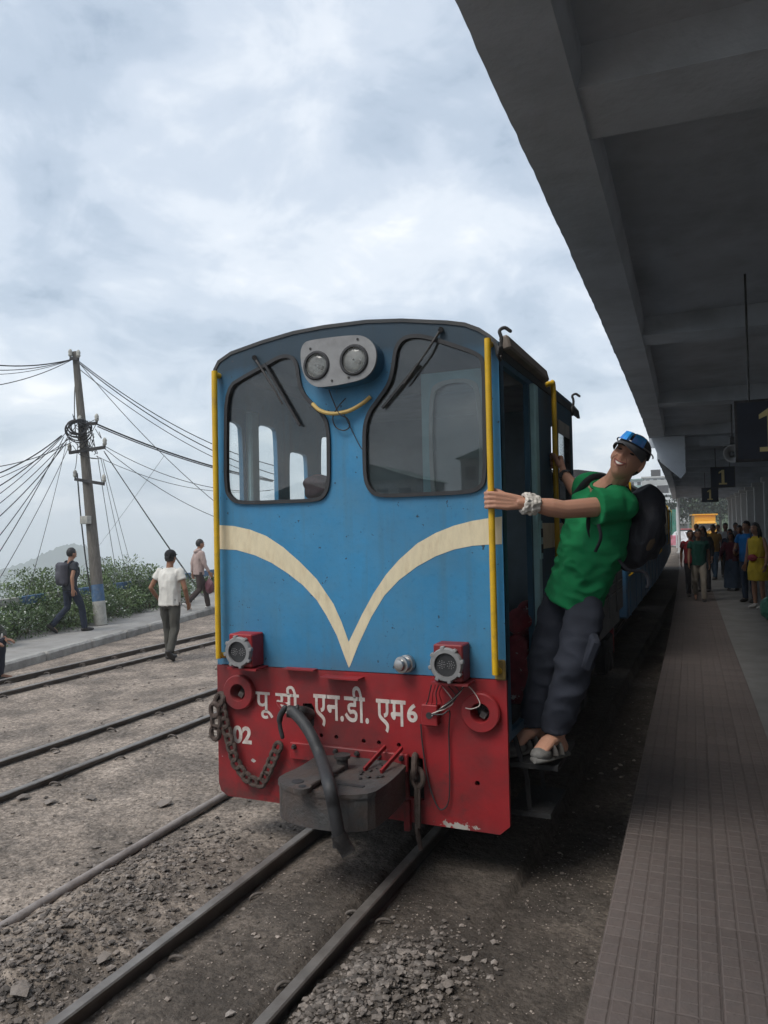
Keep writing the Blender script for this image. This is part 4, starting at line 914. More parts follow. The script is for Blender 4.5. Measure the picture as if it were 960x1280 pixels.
EYEW = mat('eye_white', (.55, .5, .46), rough=.3, var=.02); EYED = mat('eye_dark', (.015, .01, .008), rough=.2); TEETH = mat('teeth', (.72, .68, .60), rough=.3, var=.03)
LIP = mat('lip', (.3, .11, .09), rough=.5)

def head_mb(mb, c, R, s=1.0, smile=0.0, n=44, m=34):
    """a head with jaw, brow, eye sockets, nose, cheeks, lips, chin and ears; R columns = left, back, up"""
    c = Vector(c); g = lambda x, x0, w: math.exp(-((x - x0) / w) ** 2)
    rings = []
    for i in range(m + 1):
        ph = -math.pi / 2 + math.pi * min(max(i, .04), m - .04) / m; ring = []
        for j in range(n):
            t = 2 * math.pi * j / n
            x, y, z = .074 * math.cos(ph) * math.cos(t), .096 * math.cos(ph) * math.sin(t), .118 * math.sin(ph)
            fr = max(0, -y / .096)
            if z < 0:
                k = (-z / .118) ** 1.6; x *= 1 - .22 * k
                y = y * (1 - .12 * k) - .012 * k if y < 0 else y * (1 - .35 * k) - .03 * k
            else: x *= 1 + .04 * g(z, .05, .04); y += .008 * (z / .118) if y > 0 else 0
            f2 = fr ** 1.5
            dy = 0
            dy -= f2 * .021 * g(x, 0, .011 + .006 * (z < -.02)) * g(z, -.022, .020) + f2 * .010 * g(x, 0, .009) * g(z, .004, .02)
            dy += f2 * .013 * (g(x, .031, .016) + g(x, -.031, .016)) * g(z, .012, .013)
            dy -= f2 * .005 * g(z, .034, .012) * g(x, 0, .05)
            dy -= f2 * (.005 + .007 * smile) * (g(x, .043, .018) + g(x, -.043, .018)) * g(z, -.024, .02)
            dy -= f2 * .006 * g(x, 0, .026) * (g(z, -.054, .006) + g(z, -.069, .007)) - f2 * (.003 + .006 * smile) * g(x, 0, .028) * g(z, -.0615, .005)
            dy -= f2 * .010 * g(x, 0, .022) * g(z, -.104, .016)
            ring.append(c + R @ (Vector((x, y + dy, z)) * s))
        rings.append(ring)
    mb.rings(rings)
    for sx in (-1, 1):
        mb.ellipsoid(c + R @ (Vector((sx * .076, .012, -.008)) * s), (.010 * s, .019 * s, .031 * s), R @ Matrix.Rotation(sx * .35, 3, 'Z'), 10, 8)
def hand_mb(mb, w, d, nrm, thumb, s=1.0, curl=.5, r=.0082):
    """relaxed open hand: w wrist, d direction of the fingers, nrm out of the back of the hand, thumb towards the thumb side"""
    w, d = Vector(w), Vector(d).normalized(); nrm = Vector(nrm); nrm = (nrm - d * nrm.dot(d)).normalized(); th = d.cross(nrm); th = th if th.dot(Vector(thumb)) > 0 else -th
    for k in (-1, -.33, .33, 1): mb.tube([w + d * .0 + th * k * .014 * s, w + d * .05 * s + th * k * .024 * s, w + d * .085 * s + th * k * .030 * s], [.016 * s, .015 * s, .012 * s], 8, rounded=True)
    for k, ln_ in ((1, .070), (.33, .079), (-.33, .074), (-1, .058)):
        p = w + d * .085 * s + th * k * .030 * s; pts = [p]; a = curl * .4; dd = d
        for f in (.45, .3, .25):
            dd = (d * math.cos(a) - nrm * math.sin(a)); p = p + dd * ln_ * s * f; pts.append(p); a += curl
        mb.tube(pts, [r * 1.1 * s, r * s, r * .92 * s, r * .8 * s], 8, rounded=True)
    p = w + d * .025 * s + th * .026 * s
    mb.tube([p, p + (d * .6 + th * .75 - nrm * .25) * .035 * s, p + (d * .95 + th * .75 - nrm * .4) * .06 * s, p + (d * 1.4 + th * .7 - nrm * .5) * .072 * s], [.014 * s, .0115 * s, .010 * s, .008 * s], 8, rounded=True)
def sections(mb, secs, n=22, p=2.4):
    """loft of superellipse sections (centre, side axis, front axis, half width, half depth)"""
    rings = []
    for c, sx, fx, a, b in secs:
        ring = []
        for k in range(n):
            t = 2 * math.pi * k / n; ct, st_ = math.cos(t), math.sin(t)
            ring.append(Vector(c) + Vector(sx) * a * math.copysign(abs(ct) ** (2 / p), ct) + Vector(fx) * b * math.copysign(abs(st_) ** (2 / p), st_))
        rings.append(ring)
    mb.rings(rings)
def wrinkle(me, amp, sc=14.0, seed=0.0, axis=(1, 1, .45), fn=None):
    """cloth folds: move points along their normals by stretched ridged noise"""
    n = len(me.vertices); co = np.empty(n * 3); no = np.empty(n * 3); me.vertices.foreach_get('co', co); me.vertices.foreach_get('normal', no); co = co.reshape(-1, 3); no = no.reshape(-1, 3)
    for i in range(n):
        x, y, z = co[i]; v = Vector((x * sc * axis[0] + seed, y * sc * axis[1], z * sc * axis[2]))
        k = 1 - 2 * abs(mnoise.noise(v)) + .5 * mnoise.noise(v * 2.1)
        co[i] += no[i] * amp * (k - .5) * (fn(co[i]) if fn else 1)
    me.vertices.foreach_set('co', co.ravel()); me.update()
def finish(me, name, m, parent=None, w=Vector((0, 0, 0))):
    me.materials.clear(); me.materials.append(m); me.polygons.foreach_set('use_smooth', [True] * len(me.polygons)); me.name = name
    if Vector(w).length > 0: me.transform(Matrix.Translation(-Vector(w)))
    return link(name, me, parent, Vector(w) if not parent else wloc(parent))

def figure(name, label, loc, rotz, H=1.65, pose='stand', skin=None, shirt=(.3, .3, .3), sleeve=.5, pants=(.05, .05, .06), shorts=False, skirt=None, shoe=None, hair='short',
           hairm=None, cat='person', group=None, lean=0.0, arms=None, stride=.22, head_turn=0.0, belly=0.0, cap=None, hood=False, vox=.010, shirt_len=0.0, shirt_m=None, pants_m=None):
    """a clothed person: one continuous body mesh, clothes and hair as children. Faces -Y, left is +X."""
    s = H / 1.70; skin = skin or SKIN_B; shoe = shoe or SHOE_D
    V = lambda x, y, z: Vector((x, y, z)) * s
    hipc = V(0, 0, .93); J = dict(lh=V(.085, 0, .92), rh=V(-.085, 0, .92), lk=V(.095, -.01, .50), rk=V(-.095, -.01, .50), la=V(.10, .02, .075), ra=V(-.10, .02, .075))
    if pose == 'walk':
        J.update(lk=V(.09, -stride * .75, .51), la=V(.085, -stride * 1.0, .075), rk=V(-.09, stride * .05, .50), ra=V(-.085, stride * 1.35, .17))
    elif pose == 'walk2':
        J.update(rk=V(-.09, -stride * .75, .51), ra=V(-.085, -stride * 1.0, .075), lk=V(.09, stride * .05, .50), la=V(.085, stride * 1.35, .17))
    sh = V(0, -.02 - lean, 1.40); J.update(ls=sh + V(.175, 0, 0), rs=sh + V(-.175, 0, 0))
    A = dict(le=J['ls'] + V(.06, .02, -.28), lw=J['ls'] + V(.07, -.05, -.52), re=J['rs'] + V(-.06, .02, -.28), rw=J['rs'] + V(-.07, -.05, -.52))
    if pose == 'walk': A.update(le=J['ls'] + V(.05, .10, -.27), lw=J['ls'] + V(.06, .09, -.51), re=J['rs'] + V(-.05, -.06, -.28), rw=J['rs'] + V(-.06, -.17, -.49))
    if pose == 'walk2': A.update(re=J['rs'] + V(-.05, .10, -.27), rw=J['rs'] + V(-.06, .09, -.51), le=J['ls'] + V(.05, -.06, -.28), lw=J['ls'] + V(.06, -.17, -.49))
    if arms:
        for k, v in arms.items(): A[k] = (J['ls'] if k[0] == 'l' else J['rs']) + V(*v)
    J.update(A); R = Matrix.Rotation(head_turn, 3, 'Z'); hc = sh + V(0, -.03, .205); X, Y_ = Vector((1, 0, 0)), Vector((0, 1, 0))
    b = MB(); head_mb(b, hc, R, s * 1.0, .3, 26, 20)
    b.tube([sh + V(0, .01, -.04), sh + V(0, 0, .05), hc + V(0, .012, -.05)], [.075 * s, .056 * s, .054 * s], 12, rounded=True)
    sections(b, [(V(0, 0, .86), X, Y_, .11 * s, .08 * s), (hipc, X, Y_, .125 * s, .085 * s), (V(0, -.005 - lean * .3, 1.08), X, Y_, .115 * s, .085 * s), (V(0, -.01 - lean * .7, 1.25), X, Y_, .14 * s, .095 * s), (sh + V(0, 0, -.03), X, Y_, .15 * s, .075 * s), (sh + V(0, 0, .02), X, Y_, .10 * s, .055 * s)])
    for q in 'lr':
        b.tube([J[q + 's'] + V(0, 0, -.01), J[q + 's'].lerp(J[q + 'e'], .5), J[q + 'e'], J[q + 'e'].lerp(J[q + 'w'], .35), J[q + 'w']], [.036 * s, .043 * s, .038 * s, .038 * s, .026 * s], 10, rounded=True)
        d = (J[q + 'w'] - J[q + 'e']).normalized(); sx = 1 if q == 'l' else -1; hand_mb(b, J[q + 'w'], d, Vector((sx, 0.25, 0)), Vector((0, -1, 0)), s, .45, .0092)
        b.tube([J[q + 'h'], J[q + 'h'].lerp(J[q + 'k'], .5), J[q + 'k'], J[q + 'k'].lerp(J[q + 'a'], .35), J[q + 'a']], [.066 * s, .066 * s, .05 * s, .052 * s, .034 * s], 12, rounded=True)
        fd = Vector((0, -1, 0)) if J[q + 'a'].z < .1 * s else Vector((0, -.8, -.6)); a = J[q + 'a']
        b.tube([a + Vector((0, .03 * s, -.03 * s)), a + fd * .06 * s + V(0, 0, -.035), a + fd * .15 * s + V(0, 0, -.05)], [.036 * s, .036 * s, .024 * s], 10, rounded=True)
    me = remesh(b, vox * .85, 3); body = finish(me, name, skin); body.location = loc; body.rotation_euler = (0, 0, rotz); WL[body.name] = Vector((0, 0, 0)); tag(body, label, cat, group)
    def child(mbx, nm, m, v=vox, sm=3, wr=0.0, seed=0.0):
        me = remesh(mbx, v, sm)
        if wr: wrinkle(me, wr * s, 11, seed)
        o = finish(me, nm, m); o.parent = body; o.location = (0, 0, 0); return o
    sd = RNG.uniform(0, 50)
    # shirt
    m2 = MB(); o_ = .022 * s; zb = (.86 - shirt_len) * s
    sections(m2, [(Vector((0, 0, zb)), X, Y_, .165 * s + o_ * .5, .115 * s + o_ * .5 + belly * .4), (V(0, -.004 - lean * .3 - belly * .5, 1.04), X, Y_, .14 * s + o_, .105 * s + o_ + belly * .5), (V(0, -.01 - lean * .7, 1.25), X, Y_, .152 * s + o_, .105 * s + o_), (sh + V(0, 0, -.03), X, Y_, .165 * s + o_ * .6, .08 * s + o_), (sh + V(0, 0, .028), X, Y_, .12 * s, .065 * s), (sh + V(0, 0, .055), X, Y_, .072 * s, .062 * s)])
    if sleeve > 0:
        for q in 'lr':
            m2.ellipsoid(J[q + 's'] + V(0, 0, -.015), (.067 * s, .074 * s, .068 * s), None, 14, 10)
            P = [J[q + 's'] + V(0, 0, -.02), J[q + 's'].lerp(J[q + 'e'], .6)]; Rr = [.072 * s, .068 * s]
            if sleeve > 1: P += [J[q + 'e'], J[q + 'e'].lerp(J[q + 'w'], min(.93, sleeve - 1))]; Rr += [.055 * s, .042 * s]
            else: P[1] = J[q + 's'].lerp(J[q + 'e'], max(.4, sleeve)); Rr[1] = .066 * s
            m2.tube(P, Rr, 12, rounded=False)
    if hood: m2.torus(sh + V(0, .045, .055), (0, .5, 1), .07 * s, .035 * s, 16, 8)
    child(m2, 'shirt' if skirt is None or skirt[3:] else 'blouse', shirt_m or cloth(shirt), vox * 1.1, 3, .010, sd)
    # trousers or skirt
    m2 = MB()
    if skirt:
        zl, wd = skirt[0], skirt[1]
        sections(m2, [(V(0, 0, zl), X, Y_, wd * s, wd * .8 * s), (V(0, 0, (zl + .95) / 2), X, Y_, (wd * .6 + .09) * s, (wd * .5 + .06) * s), (V(0, 0, 1.0), X, Y_, .15 * s, .115 * s)]); nm = 'skirt'
    else:
        sections(m2, [(V(0, 0, .82), X, Y_, .15 * s, .10 * s), (V(0, 0, .95), X, Y_, .162 * s, .115 * s), (V(0, 0, 1.0), X, Y_, .155 * s, .11 * s)])
        for q in 'lr':
            h_, k_, a_ = J[q + 'h'], J[q + 'k'], J[q + 'a']
            if shorts: m2.tube([h_, h_.lerp(k_, .85)], [.095 * s, .092 * s], 14)
            else: m2.tube([h_, h_.lerp(k_, .5), k_, k_.lerp(a_, .5), a_ + V(0, 0, -.01)], [.093 * s, .086 * s, .070 * s, .066 * s, .062 * s], 14)
        nm = 'trousers'
    child(m2, nm, pants_m or cloth(pants if not skirt else skirt[2]), vox * 1.1, 3, .010, sd + 9)
    # shoes
    for q in 'lr':
        m2 = MB(); a = J[q + 'a']; fd = Vector((0, -1, 0)) if a.z < .1 * s else Vector((0, -.8, -.6))
        up = Vector((0, 0, 1)) if a.z < .1 * s else Vector((0, -.6, .8))
        m2.tube([a - fd * .045 * s - up * .04 * s, a + fd * .04 * s - up * .042 * s, a + fd * .12 * s - up * .05 * s, a + fd * .175 * s - up * .052 * s], [.043 * s, .049 * s, .046 * s, .034 * s], 12, ell=[(1, .85), (1.05, .9), (1.1, .8), (1, .75)], rounded=True)
        m2.tube([a - up * .045 * s, a + up * .015 * s], [.047 * s, .047 * s], 10)
        child(m2, 'shoe', shoe, .009, 2)
    # hair
    m2 = MB(); hc2 = hc + R @ V(0, .012, .022)
    m2.ellipsoid(hc2, (.083 * s, .100 * s, .112 * s), R, 18, 12)
    hm = hairm or HAIRM
    if hair == 'long':
        m2.tube([hc + R @ V(0, .05, .02), hc + R @ V(0, .085, -.10), hc + R @ V(0, .09, -.26), hc + R @ V(0, .08, -.36)], [.075 * s, .085 * s, .075 * s, .04 * s], 12, ell=[(1.1, .6)] * 4)
        for sx in (-1, 1): m2.tube([hc + R @ V(sx * .065, .0, .05), hc + R @ V(sx * .082, .0, -.06), hc + R @ V(sx * .085, -.02, -.2)], [.022 * s, .024 * s, .015 * s], 8)
    me = remesh(m2, .008, 2); n = len(me.vertices)
    # cut the hair cap back from the face
    import bmesh
    bm = bmesh.new(); bm.from_mesh(me); Ri = R.inverted(); dl = []
    for v in bm.verts:
        p = Ri @ (v.co - hc) / s
        if p.y < -.052 and p.z < .060 and abs(p.x) < .07: dl.append(v)
        elif p.y < .02 and p.z < .015 and hair == 'short': dl.append(v)
        elif p.z < -.055 and hair == 'short': dl.append(v)
    bmesh.ops.delete(bm, geom=dl, context='VERTS'); bm.to_mesh(me); bm.free()
    wrinkle(me, .006, 45, sd); o = finish(me, 'hair', hm); o.parent = body; o.location = (0, 0, 0)
    if cap:
        m2 = MB(); m2.ellipsoid(hc + R @ V(0, .006, .05), (.088 * s, .106 * s, .088 * s), R, 18, 10); m2.tube([hc + R @ V(0, -.06, .062), hc + R @ V(0, -.15, .05)], [.06 * s, .05 * s], 14, ell=[(1, .15), (1, .12)])
        o = finish(remesh(m2, .007, 2), 'cap', cloth(cap)); o.parent = body; o.location = (0, 0, 0)
    # face
    m2 = MB()
    for sx in (-1, 1): m2.ellipsoid(hc + R @ V(sx * .031, -.083, .012), (.0125 * s, .006 * s, .005 * s), R, 8, 6)
    o = m2.build('eyes', EYED); o.parent = body; WL[o.name] = Vector(); o.location = (0, 0, 0)
    m2 = MB()
    for sx in (-1, 1): m2.tube([hc + R @ V(sx * .014, -.097, .031), hc + R @ V(sx * .032, -.094, .037), hc + R @ V(sx * .05, -.080, .031)], [.004 * s, .005 * s, .003 * s], 6)
    o = m2.build('eyebrows', HAIRM); o.parent = body; o.location = (0, 0, 0)
    m2 = MB(); m2.tube([hc + R @ V(-.024, -.094, -.058), hc + R @ V(0, -.104, -.062), hc + R @ V(.024, -.094, -.058)], [.004 * s, .007 * s, .004 * s], 6); o = m2.build('lips', LIP); o.parent = body; o.location = (0, 0, 0)
    body['s'] = s; return body, J, hc, R, s
# ================================================================== the man leaning out of the cab
P_ = lambda px, py, y: onY(px, py, y)
Lsh, Rsh = P_(778, 631, 3.94), P_(736, 607, 4.20)
Lel, Lwr = P_(704, 637, 3.74), P_(650, 628, 3.615)
Rel, Rwr = P_(727, 623, 4.60), P_(704, 591, 4.80)
neck, hipc = P_(768, 607, 4.02), P_(722, 732, 4.10)
hL, kL, aL = P_(738, 738, 4.01), P_(717, 832, 3.90), P_(696, 914, 3.93)
hR, kR, aR = P_(702, 734, 4.16), P_(681, 832, 4.06), P_(668, 906, 4.05)
shc = (Lsh + Rsh) / 2; up = (neck - hipc).normalized(); sx_ = (Lsh - Rsh); sx_ = (sx_ - up * sx_.dot(up)).normalized(); fx_ = sx_.cross(up).normalized()
hs_ = Vector((.35, -.9, 0)); hs_ = (hs_ - up * hs_.dot(up)).normalized(); hf_ = hs_.cross(up).normalized()
# head frame: up along chin -> crown, looking past the camera to the left
hup = (P_(803, 543, 3.97) - P_(769, 599, 3.93)).normalized(); hfw = Vector((-.28, -.95, -.12)); hfw = (hfw - hup * hfw.dot(hup)).normalized(); hlf = hup.cross(hfw).normalized()
HR = Matrix((hlf, -hfw, hup)).transposed(); HC = P_(785.5, 573, 3.95); HS = 1.02
ZS = Vector((0, 0, 1))
b = MB(); head_mb(b, HC, HR, HS, 1.0)
b.tube([shc + up * .01, neck + up * .02, HC - hup * .06 - hfw * .012], [.08, .060, .057], 14, rounded=True)
def torso(m2, o, low=0.0, top=True):
    S = [(hipc - up * (.02 + low), hs_, hf_, .15 + o, .105 + o), (hipc + up * .10, hs_.lerp(sx_, .3), hf_.lerp(fx_, .3), .14 + o, .10 + o), (hipc + up * .25, hs_.lerp(sx_, .7), hf_.lerp(fx_, .7), .155 + o, .115 + o), (shc - up * .06, sx_, fx_, .165 + o * .7, .10 + o * .8)]
    if top: S += [(shc + up * .01, sx_, fx_, .125, .07), (shc + up * .045, sx_, fx_, .07, .06)]
    sections(m2, S)
torso(b, -.035)
def grip(mb, Pc, wrist, side, s=1.0, up_off=0.0):
    """hand closed round an upright pole: four separate fingers curl round it, the thumb closes from the other side"""
    u = Vector((wrist.x - Pc.x, wrist.y - Pc.y, 0)).normalized(); v = side * ZS.cross(u); rp = .0165 + .0098
    at = lambda a, z, r=rp: Pc + (u * math.cos(a) + v * math.sin(a)) * r + ZS * z
    kn = at(1.15, up_off, .040)
    for z in (-.030, -.011, .010, .030):
        mb.tube([wrist + ZS * z * .45, wrist.lerp(Pc + ZS * up_off, .45) + v * .016 + ZS * z * .9, at(1.0, up_off + z, .038)], [.021, .017, .0125], 10, rounded=True)
    for k, z in enumerate((.033, .0115, -.010, -.031)):
        r0 = (.0102, .0106, .0102, .0092)[k]; e_ = (4.5, 4.75, 4.65, 4.3)[k]
        mb.tube([at(1.0, up_off + z, .038), at(1.75, up_off + z * 1.02, rp + .008), at(2.5, up_off + z * 1.04, rp + .003), at(3.2, up_off + z * 1.05, rp + .001), at(3.9, up_off + z * 1.05, rp), at(e_, up_off + z * 1.05, rp)], [r0 * 1.08, r0 * 1.05, r0 * 1.04, r0, r0 * .95, r0 * .85], 10, rounded=True)
    t0 = wrist.lerp(Pc, .4) - v * .006 + ZS * (up_off + .022)
    mb.tube([t0, at(-.75, up_off + .046, rp + .010), at(-1.5, up_off + .050, rp + .002), at(-2.3, up_off + .047, rp)], [.0165, .0135, .0115, .0095], 10, rounded=True)
fpx = (F(611, 428, .055).x + F(617.5, 838, .055).x) / 2
LP = Vector((fpx, YF - .055, P_(615, 625, 3.6).z)); RP = Vector((rpx, 4.87, P_(690, 578, 4.87).z))
grip(b, LP, Lwr, -1, 1.0, -.002); grip(b, RP, Rwr, 1, 1.0, 0)
b.tube([Lsh, Lsh.lerp(Lel, .5), Lel, Lel.lerp(Lwr, .3), Lwr.lerp(Lel, .1), Lwr], [.04, .05, .045, .046, .031, .029], 14, rounded=True, ell=[(1, 1)] * 4 + [(1, .85)] * 2)
b.tube([Rsh, Rsh.lerp(Rel, .5), Rel, Rel.lerp(Rwr, .3), Rwr.lerp(Rel, .1), Rwr], [.038, .048, .043, .044, .031, .029], 14, rounded=True)
for h_, k_, a_ in ((hL, kL, aL), (hR, kR, aR)): b.tube([h_ - up * .02, h_.lerp(k_, .5), k_, k_.lerp(a_, .35), a_ - ZS * .03], [.06, .065, .05, .052, .038], 14, rounded=True)
STEPZ = .4705
toeL, heelL = P_(674, 938, 3.76), Vector((aL.x + .015, aL.y + .05, STEPZ + .05)); toeL.z = STEPZ + .075
toeR, heelR = Vector((aR.x - .075, aR.y - .15, STEPZ + .05)), Vector((aR.x + .02, aR.y + .06, STEPZ + .045))
for a_, t_, h_ in ((aL, toeL, heelL), (aR, toeR, heelR)):
    b.tube([h_, a_ - ZS * .03, a_.lerp(t_, .5) + ZS * .0, t_], [.034, .04, .036, .026], 12, rounded=True, ell=[(1, 1), (1, 1), (1.2, .8), (1.5, .7)])
me = remesh(b, .0042, 3); man = finish(me, 'person', SKIN_A, None, Vector(aL) * 0 + Vector((aL.x, aL.y, STEPZ)))
tag(man, 'man in green t-shirt leaning out of the locomotive cab holding yellow poles', 'person')
mo = wloc(man)
def mchild(m2, nm, m, vox=.008, sm=3, par=None, wr=0, sc=12, seed=0, axis=(1, 1, .45), fn=None, post=None):
    me = remesh(m2, vox, sm)
    if wr: wrinkle(me, wr, sc, seed, axis, fn)
    if post: post(me)
    me.transform(Matrix.Translation(-mo)); return finish_child(me, nm, m, par or man)
def finish_child(me, nm, m, par):
    me.materials.clear(); me.materials.append(m); me.polygons.foreach_set('use_smooth', [True] * len(me.polygons)); me.name = nm
    o = bpy.data.objects.new(nm, me); COL.objects.link(o); o.parent = par; WL[o.name] = mo; return o
def mdirect(m2, nm, m, par=None, smooth=True): o = m2.build(nm, m, par or man, smooth=smooth, origin=mo); return o
GREEN = mat('green_cotton', (.012, .20, .072), rough=.88, var=.12, vscale=5, bump=.12, bscale=200, spec=.2)
m2 = MB(); torso(m2, .042, .07)
for Sh in (Lsh, Rsh): m2.ellipsoid(Sh - up * .005, (.082, .085, .078), Matrix((sx_, fx_, up)).transposed(), 16, 10)
se = Lsh.lerp(Lel, .46); m2.tube([Lsh - sx_ * .05, Lsh.lerp(Lel, .2), se], [.094, .088, .086], 18, ell=[(1, 1), (1, 1), (1, 1.1)])
se2 = Rsh.lerp(Rel, .5); m2.tube([Rsh + sx_ * .05, Rsh.lerp(Rel, .2), se2], [.09, .08, .078], 18)
def folds(p):
    d = Vector(p) - hipc; h = d.dot(up); return .55 + 1.1 * math.exp(-((h - .12) / .16) ** 2)
def neck_cut(me):
    import bmesh
    bm = bmesh.new(); bm.from_mesh(me); c = shc + up * .05 + fx_ * .045
    bmesh.ops.delete(bm, geom=[v for v in bm.verts if (v.co - c).length < .062], context='VERTS'); bm.to_mesh(me); bm.free()
mchild(m2, 't_shirt', GREEN, .008, 4, wr=.010, sc=12, seed=3, axis=(.7, .7, 1.2), fn=folds, post=neck_cut)
m2 = MB(); m2.torus(shc + up * .052 + fx_ * .022, up + fx_ * .45, .068, .0085, 24, 8); mdirect(m2, 'collar', GREEN)
NAVY = mat('navy_trousers', (.028, .032, .045), rough=.85, var=.16, vscale=6, bump=.15, bscale=150, spec=.25)
m2 = MB(); sections(m2, [(hipc - up * .10, hs_, hf_, .135, .10), (hipc + up * .0, hs_, hf_, .145, .105), (hipc + up * .08, hs_, hf_, .14, .10)])
m2.tube([hL - up * .05, hL.lerp(kL, .4), kL, kL.lerp(aL, .45), aL + ZS * .03, aL - ZS * .005], [.078, .10, .094, .088, .080, .082], 18)
m2.tube([hR - up * .05, hR.lerp(kR, .4), kR, kR.lerp(aR, .45), aR + ZS * .03, aR - ZS * .005], [.075, .097, .090, .084, .076, .078], 18)
trs = mchild(m2, 'trousers', NAVY, .009, 3, wr=.013, sc=7.5, seed=11, axis=(.8, .8, 1.3))
m2 = MB(); q = hL.lerp(kL, .78) + Vector((.07, -.06, 0)); m2.box(q, (.13, .05, .17), Matrix((hs_, hf_, up)).transposed(), bev=.012); mdirect(m2, 'cargo_pocket', NAVY, trs)
# sandals
SOLE = mat('sandal_grey', (.14, .135, .125), rough=.8, var=.25, vscale=20, bump=.3); STRAP = mat('sandal_strap', (.055, .05, .045), rough=.8)
for a_, t_, h_, nm in ((aL, toeL, heelL, 'L'), (aR, toeR, heelR, 'R')):
    d = (t_ - h_).normalized(); sdv = d.cross(ZS).normalized(); un = sdv.cross(d)
    m2 = MB(); rings = []
    for tt, w in ((-.05, .02), (-.03, .038), (.04, .042), (.12, .040), (.18, .050), (.235, .048), (.26, .036), (.275, .012)):
        c = h_ + d * tt - un * .036; rings.append([c + sdv * w * math.cos(q_) + un * .016 * math.sin(q_) for q_ in [2 * math.pi * k / 12 for k in range(12)]])
    m2.rings(rings); so_ = mdirect(m2, 'sandal', SOLE)
    m2 = MB(); m2.ellipsoid(h_ + d * .215 - un * .012, (.062, .050, .034), Matrix((d, sdv, un)).transposed(), 16, 10); mdirect(m2, 'toe_cap', SOLE, so_)
    for tt, hh in ((.16, .052), (.10, .062)):
        c = h_ + d * tt; m2 = MB(); pts = [c + sdv * .050 * math.cos(q_) + un * (hh * math.sin(q_) - .02) for q_ in arc(9, 0, math.pi)]; m2.tube(pts, .014, 8, ell=[(1.3, .45)] * 9, ref=d); mdirect(m2, 'strap', STRAP, so_)
# cap, sunglasses, face
CAPM = mat('cap_dark', (.038, .04, .045), rough=.85, var=.15, vscale=20, bump=.15, bscale=150)
H = lambda x, y, z: HC + HR @ (Vector((x, y, z)) * HS)
m2 = MB(); rings = []
for i in range(9):
    a = math.pi / 2 * i / 8; w, d_ = .084 * math.cos(a * .97), .105 * math.cos(a * .97)
    rings.append([H(w * math.cos(t), .008 + d_ * math.sin(t), .040 + .086 * math.sin(a)) for t in [2 * math.pi * k / 28 for k in range(28)]])
m2.rings(rings); cap = mdirect(m2, 'cap', CAPM)
m2 = MB(); V = []; nb = 15
for i, t in enumerate(arc(nb, math.pi * 1.04, math.pi * 1.96)):
    f = math.sin((t - math.pi) / 1.0); lip = .088 * max(0, -math.sin(t)) ** .75
    for dz in (.004, -.004):
        V.append(H(.083 * math.cos(t), .008 + .104 * math.sin(t), .047 + dz)); V.append(H(.080 * math.cos(t) * (1 - .05), .008 + .104 * math.sin(t) - lip,   .022 + dz - .016 * abs(math.cos(t))))
Fv = []
for i in range(nb - 1):
    a0, a1 = i * 4, (i + 1) * 4
    Fv += [(a0, a0 + 1, a1 + 1, a1), (a0 + 2, a1 + 2, a1 + 3, a0 + 3), (a0 + 1, a0 + 3, a1 + 3, a1 + 1)]
m2.add(V, Fv); mdirect(m2, 'visor', mat('visor_grey', (.10, .10, .105), rough=.85, var=.1, vscale=20), cap)
sg = thing('sunglasses', 'sunglasses with mirrored blue lens pushed up on the cap', 'sunglasses', tuple(H(0, -.1, .08)))
MIR = mat('mirror_blue', (.04, .38, .85), rough=.12, metal=.85, var=.3, vscale=14, dirt=(.45, .2, .7), damt=.6, dscale=10)
for s0 in (1, -1):
    m2 = MB(); V = []
    for t in arc(8, -math.pi / 2 + s0 * .07, -math.pi / 2 + s0 * .72):
        for z_, r_ in ((.056, .116), (.104, .100)): V.append(H(.088 / .105 * r_ * math.cos(t), .008 + r_ * math.sin(t) - .004, z_))
    m2.add(V, [(2 * i, 2 * i + 1, 2 * i + 3, 2 * i + 2) for i in range(7)]); m2.add([Vector(p) + hfw * -.004 for p in V], [(2 * i, 2 * i + 2, 2 * i + 3, 2 * i + 1) for i in range(7)]); m2.build('lens', MIR, sg, smooth=True)
m2 = MB(); m2.tube([H(.088 / .105 * .114 * math.cos(t), .008 + .114 * math.sin(t), .060 - .010 * max(0, math.sin(t))) for t in arc(15, -math.pi - .3, .3)], .0035, 6); m2.build('temple_frame', STEEL, sg, smooth=True)
m2 = MB()
for s0 in (-1, 1): m2.ellipsoid(H(s0 * .031, -.0815, .010), (.0145, .007, .0048), HR, 12, 8)
mdirect(m2, 'eyes', EYED)
m2 = MB()
for s0 in (-1, 1): m2.tube([H(s0 * .013, -.099, .028), H(s0 * .032, -.097, .034), H(s0 * .052, -.082, .028)], [.004, .005, .003], 6)
mdirect(m2, 'eyebrows', HAIRM)
# open smile
m2 = MB(); up_c, lo_c = [], []
for t in arc(11, -1, 1):
    up_c.append(H(t * .031, -.0965 + .016 * t * t, -.050 + .009 * t * t)); lo_c.append(H(t * .030, -.0965 + .016 * t * t, -.0665 + .0245 * t * t))
m2.add(up_c + lo_c, [(i, i + 1, 11 + i + 1, 11 + i) for i in range(10)]); m2.add([p - hfw * .006 for p in up_c + lo_c], [(i, 11 + i, 11 + i + 1, i + 1) for i in range(10)]); mdirect(m2, 'teeth', TEETH)
m2 = MB(); m2.tube(up_c, [.002] + [.0035] * 9 + [.002], 6); m2.tube(lo_c, [.002] + [.0042] * 9 + [.002], 6); mdirect(m2, 'lips', LIP)
m2 = MB()
for s0 in (-1, 1): m2.tube([H(s0 * .024, -.099, -.022), H(s0 * .036, -.094, -.042), H(s0 * .040, -.084, -.062)], [.0012, .0022, .0012], 5)
mdirect(m2, 'smile_lines', mat('crease', (.2, .09, .06), rough=.7))
STUB = mat('stubble', (.10, .06, .045), rough=.8, var=.4, vscale=60)
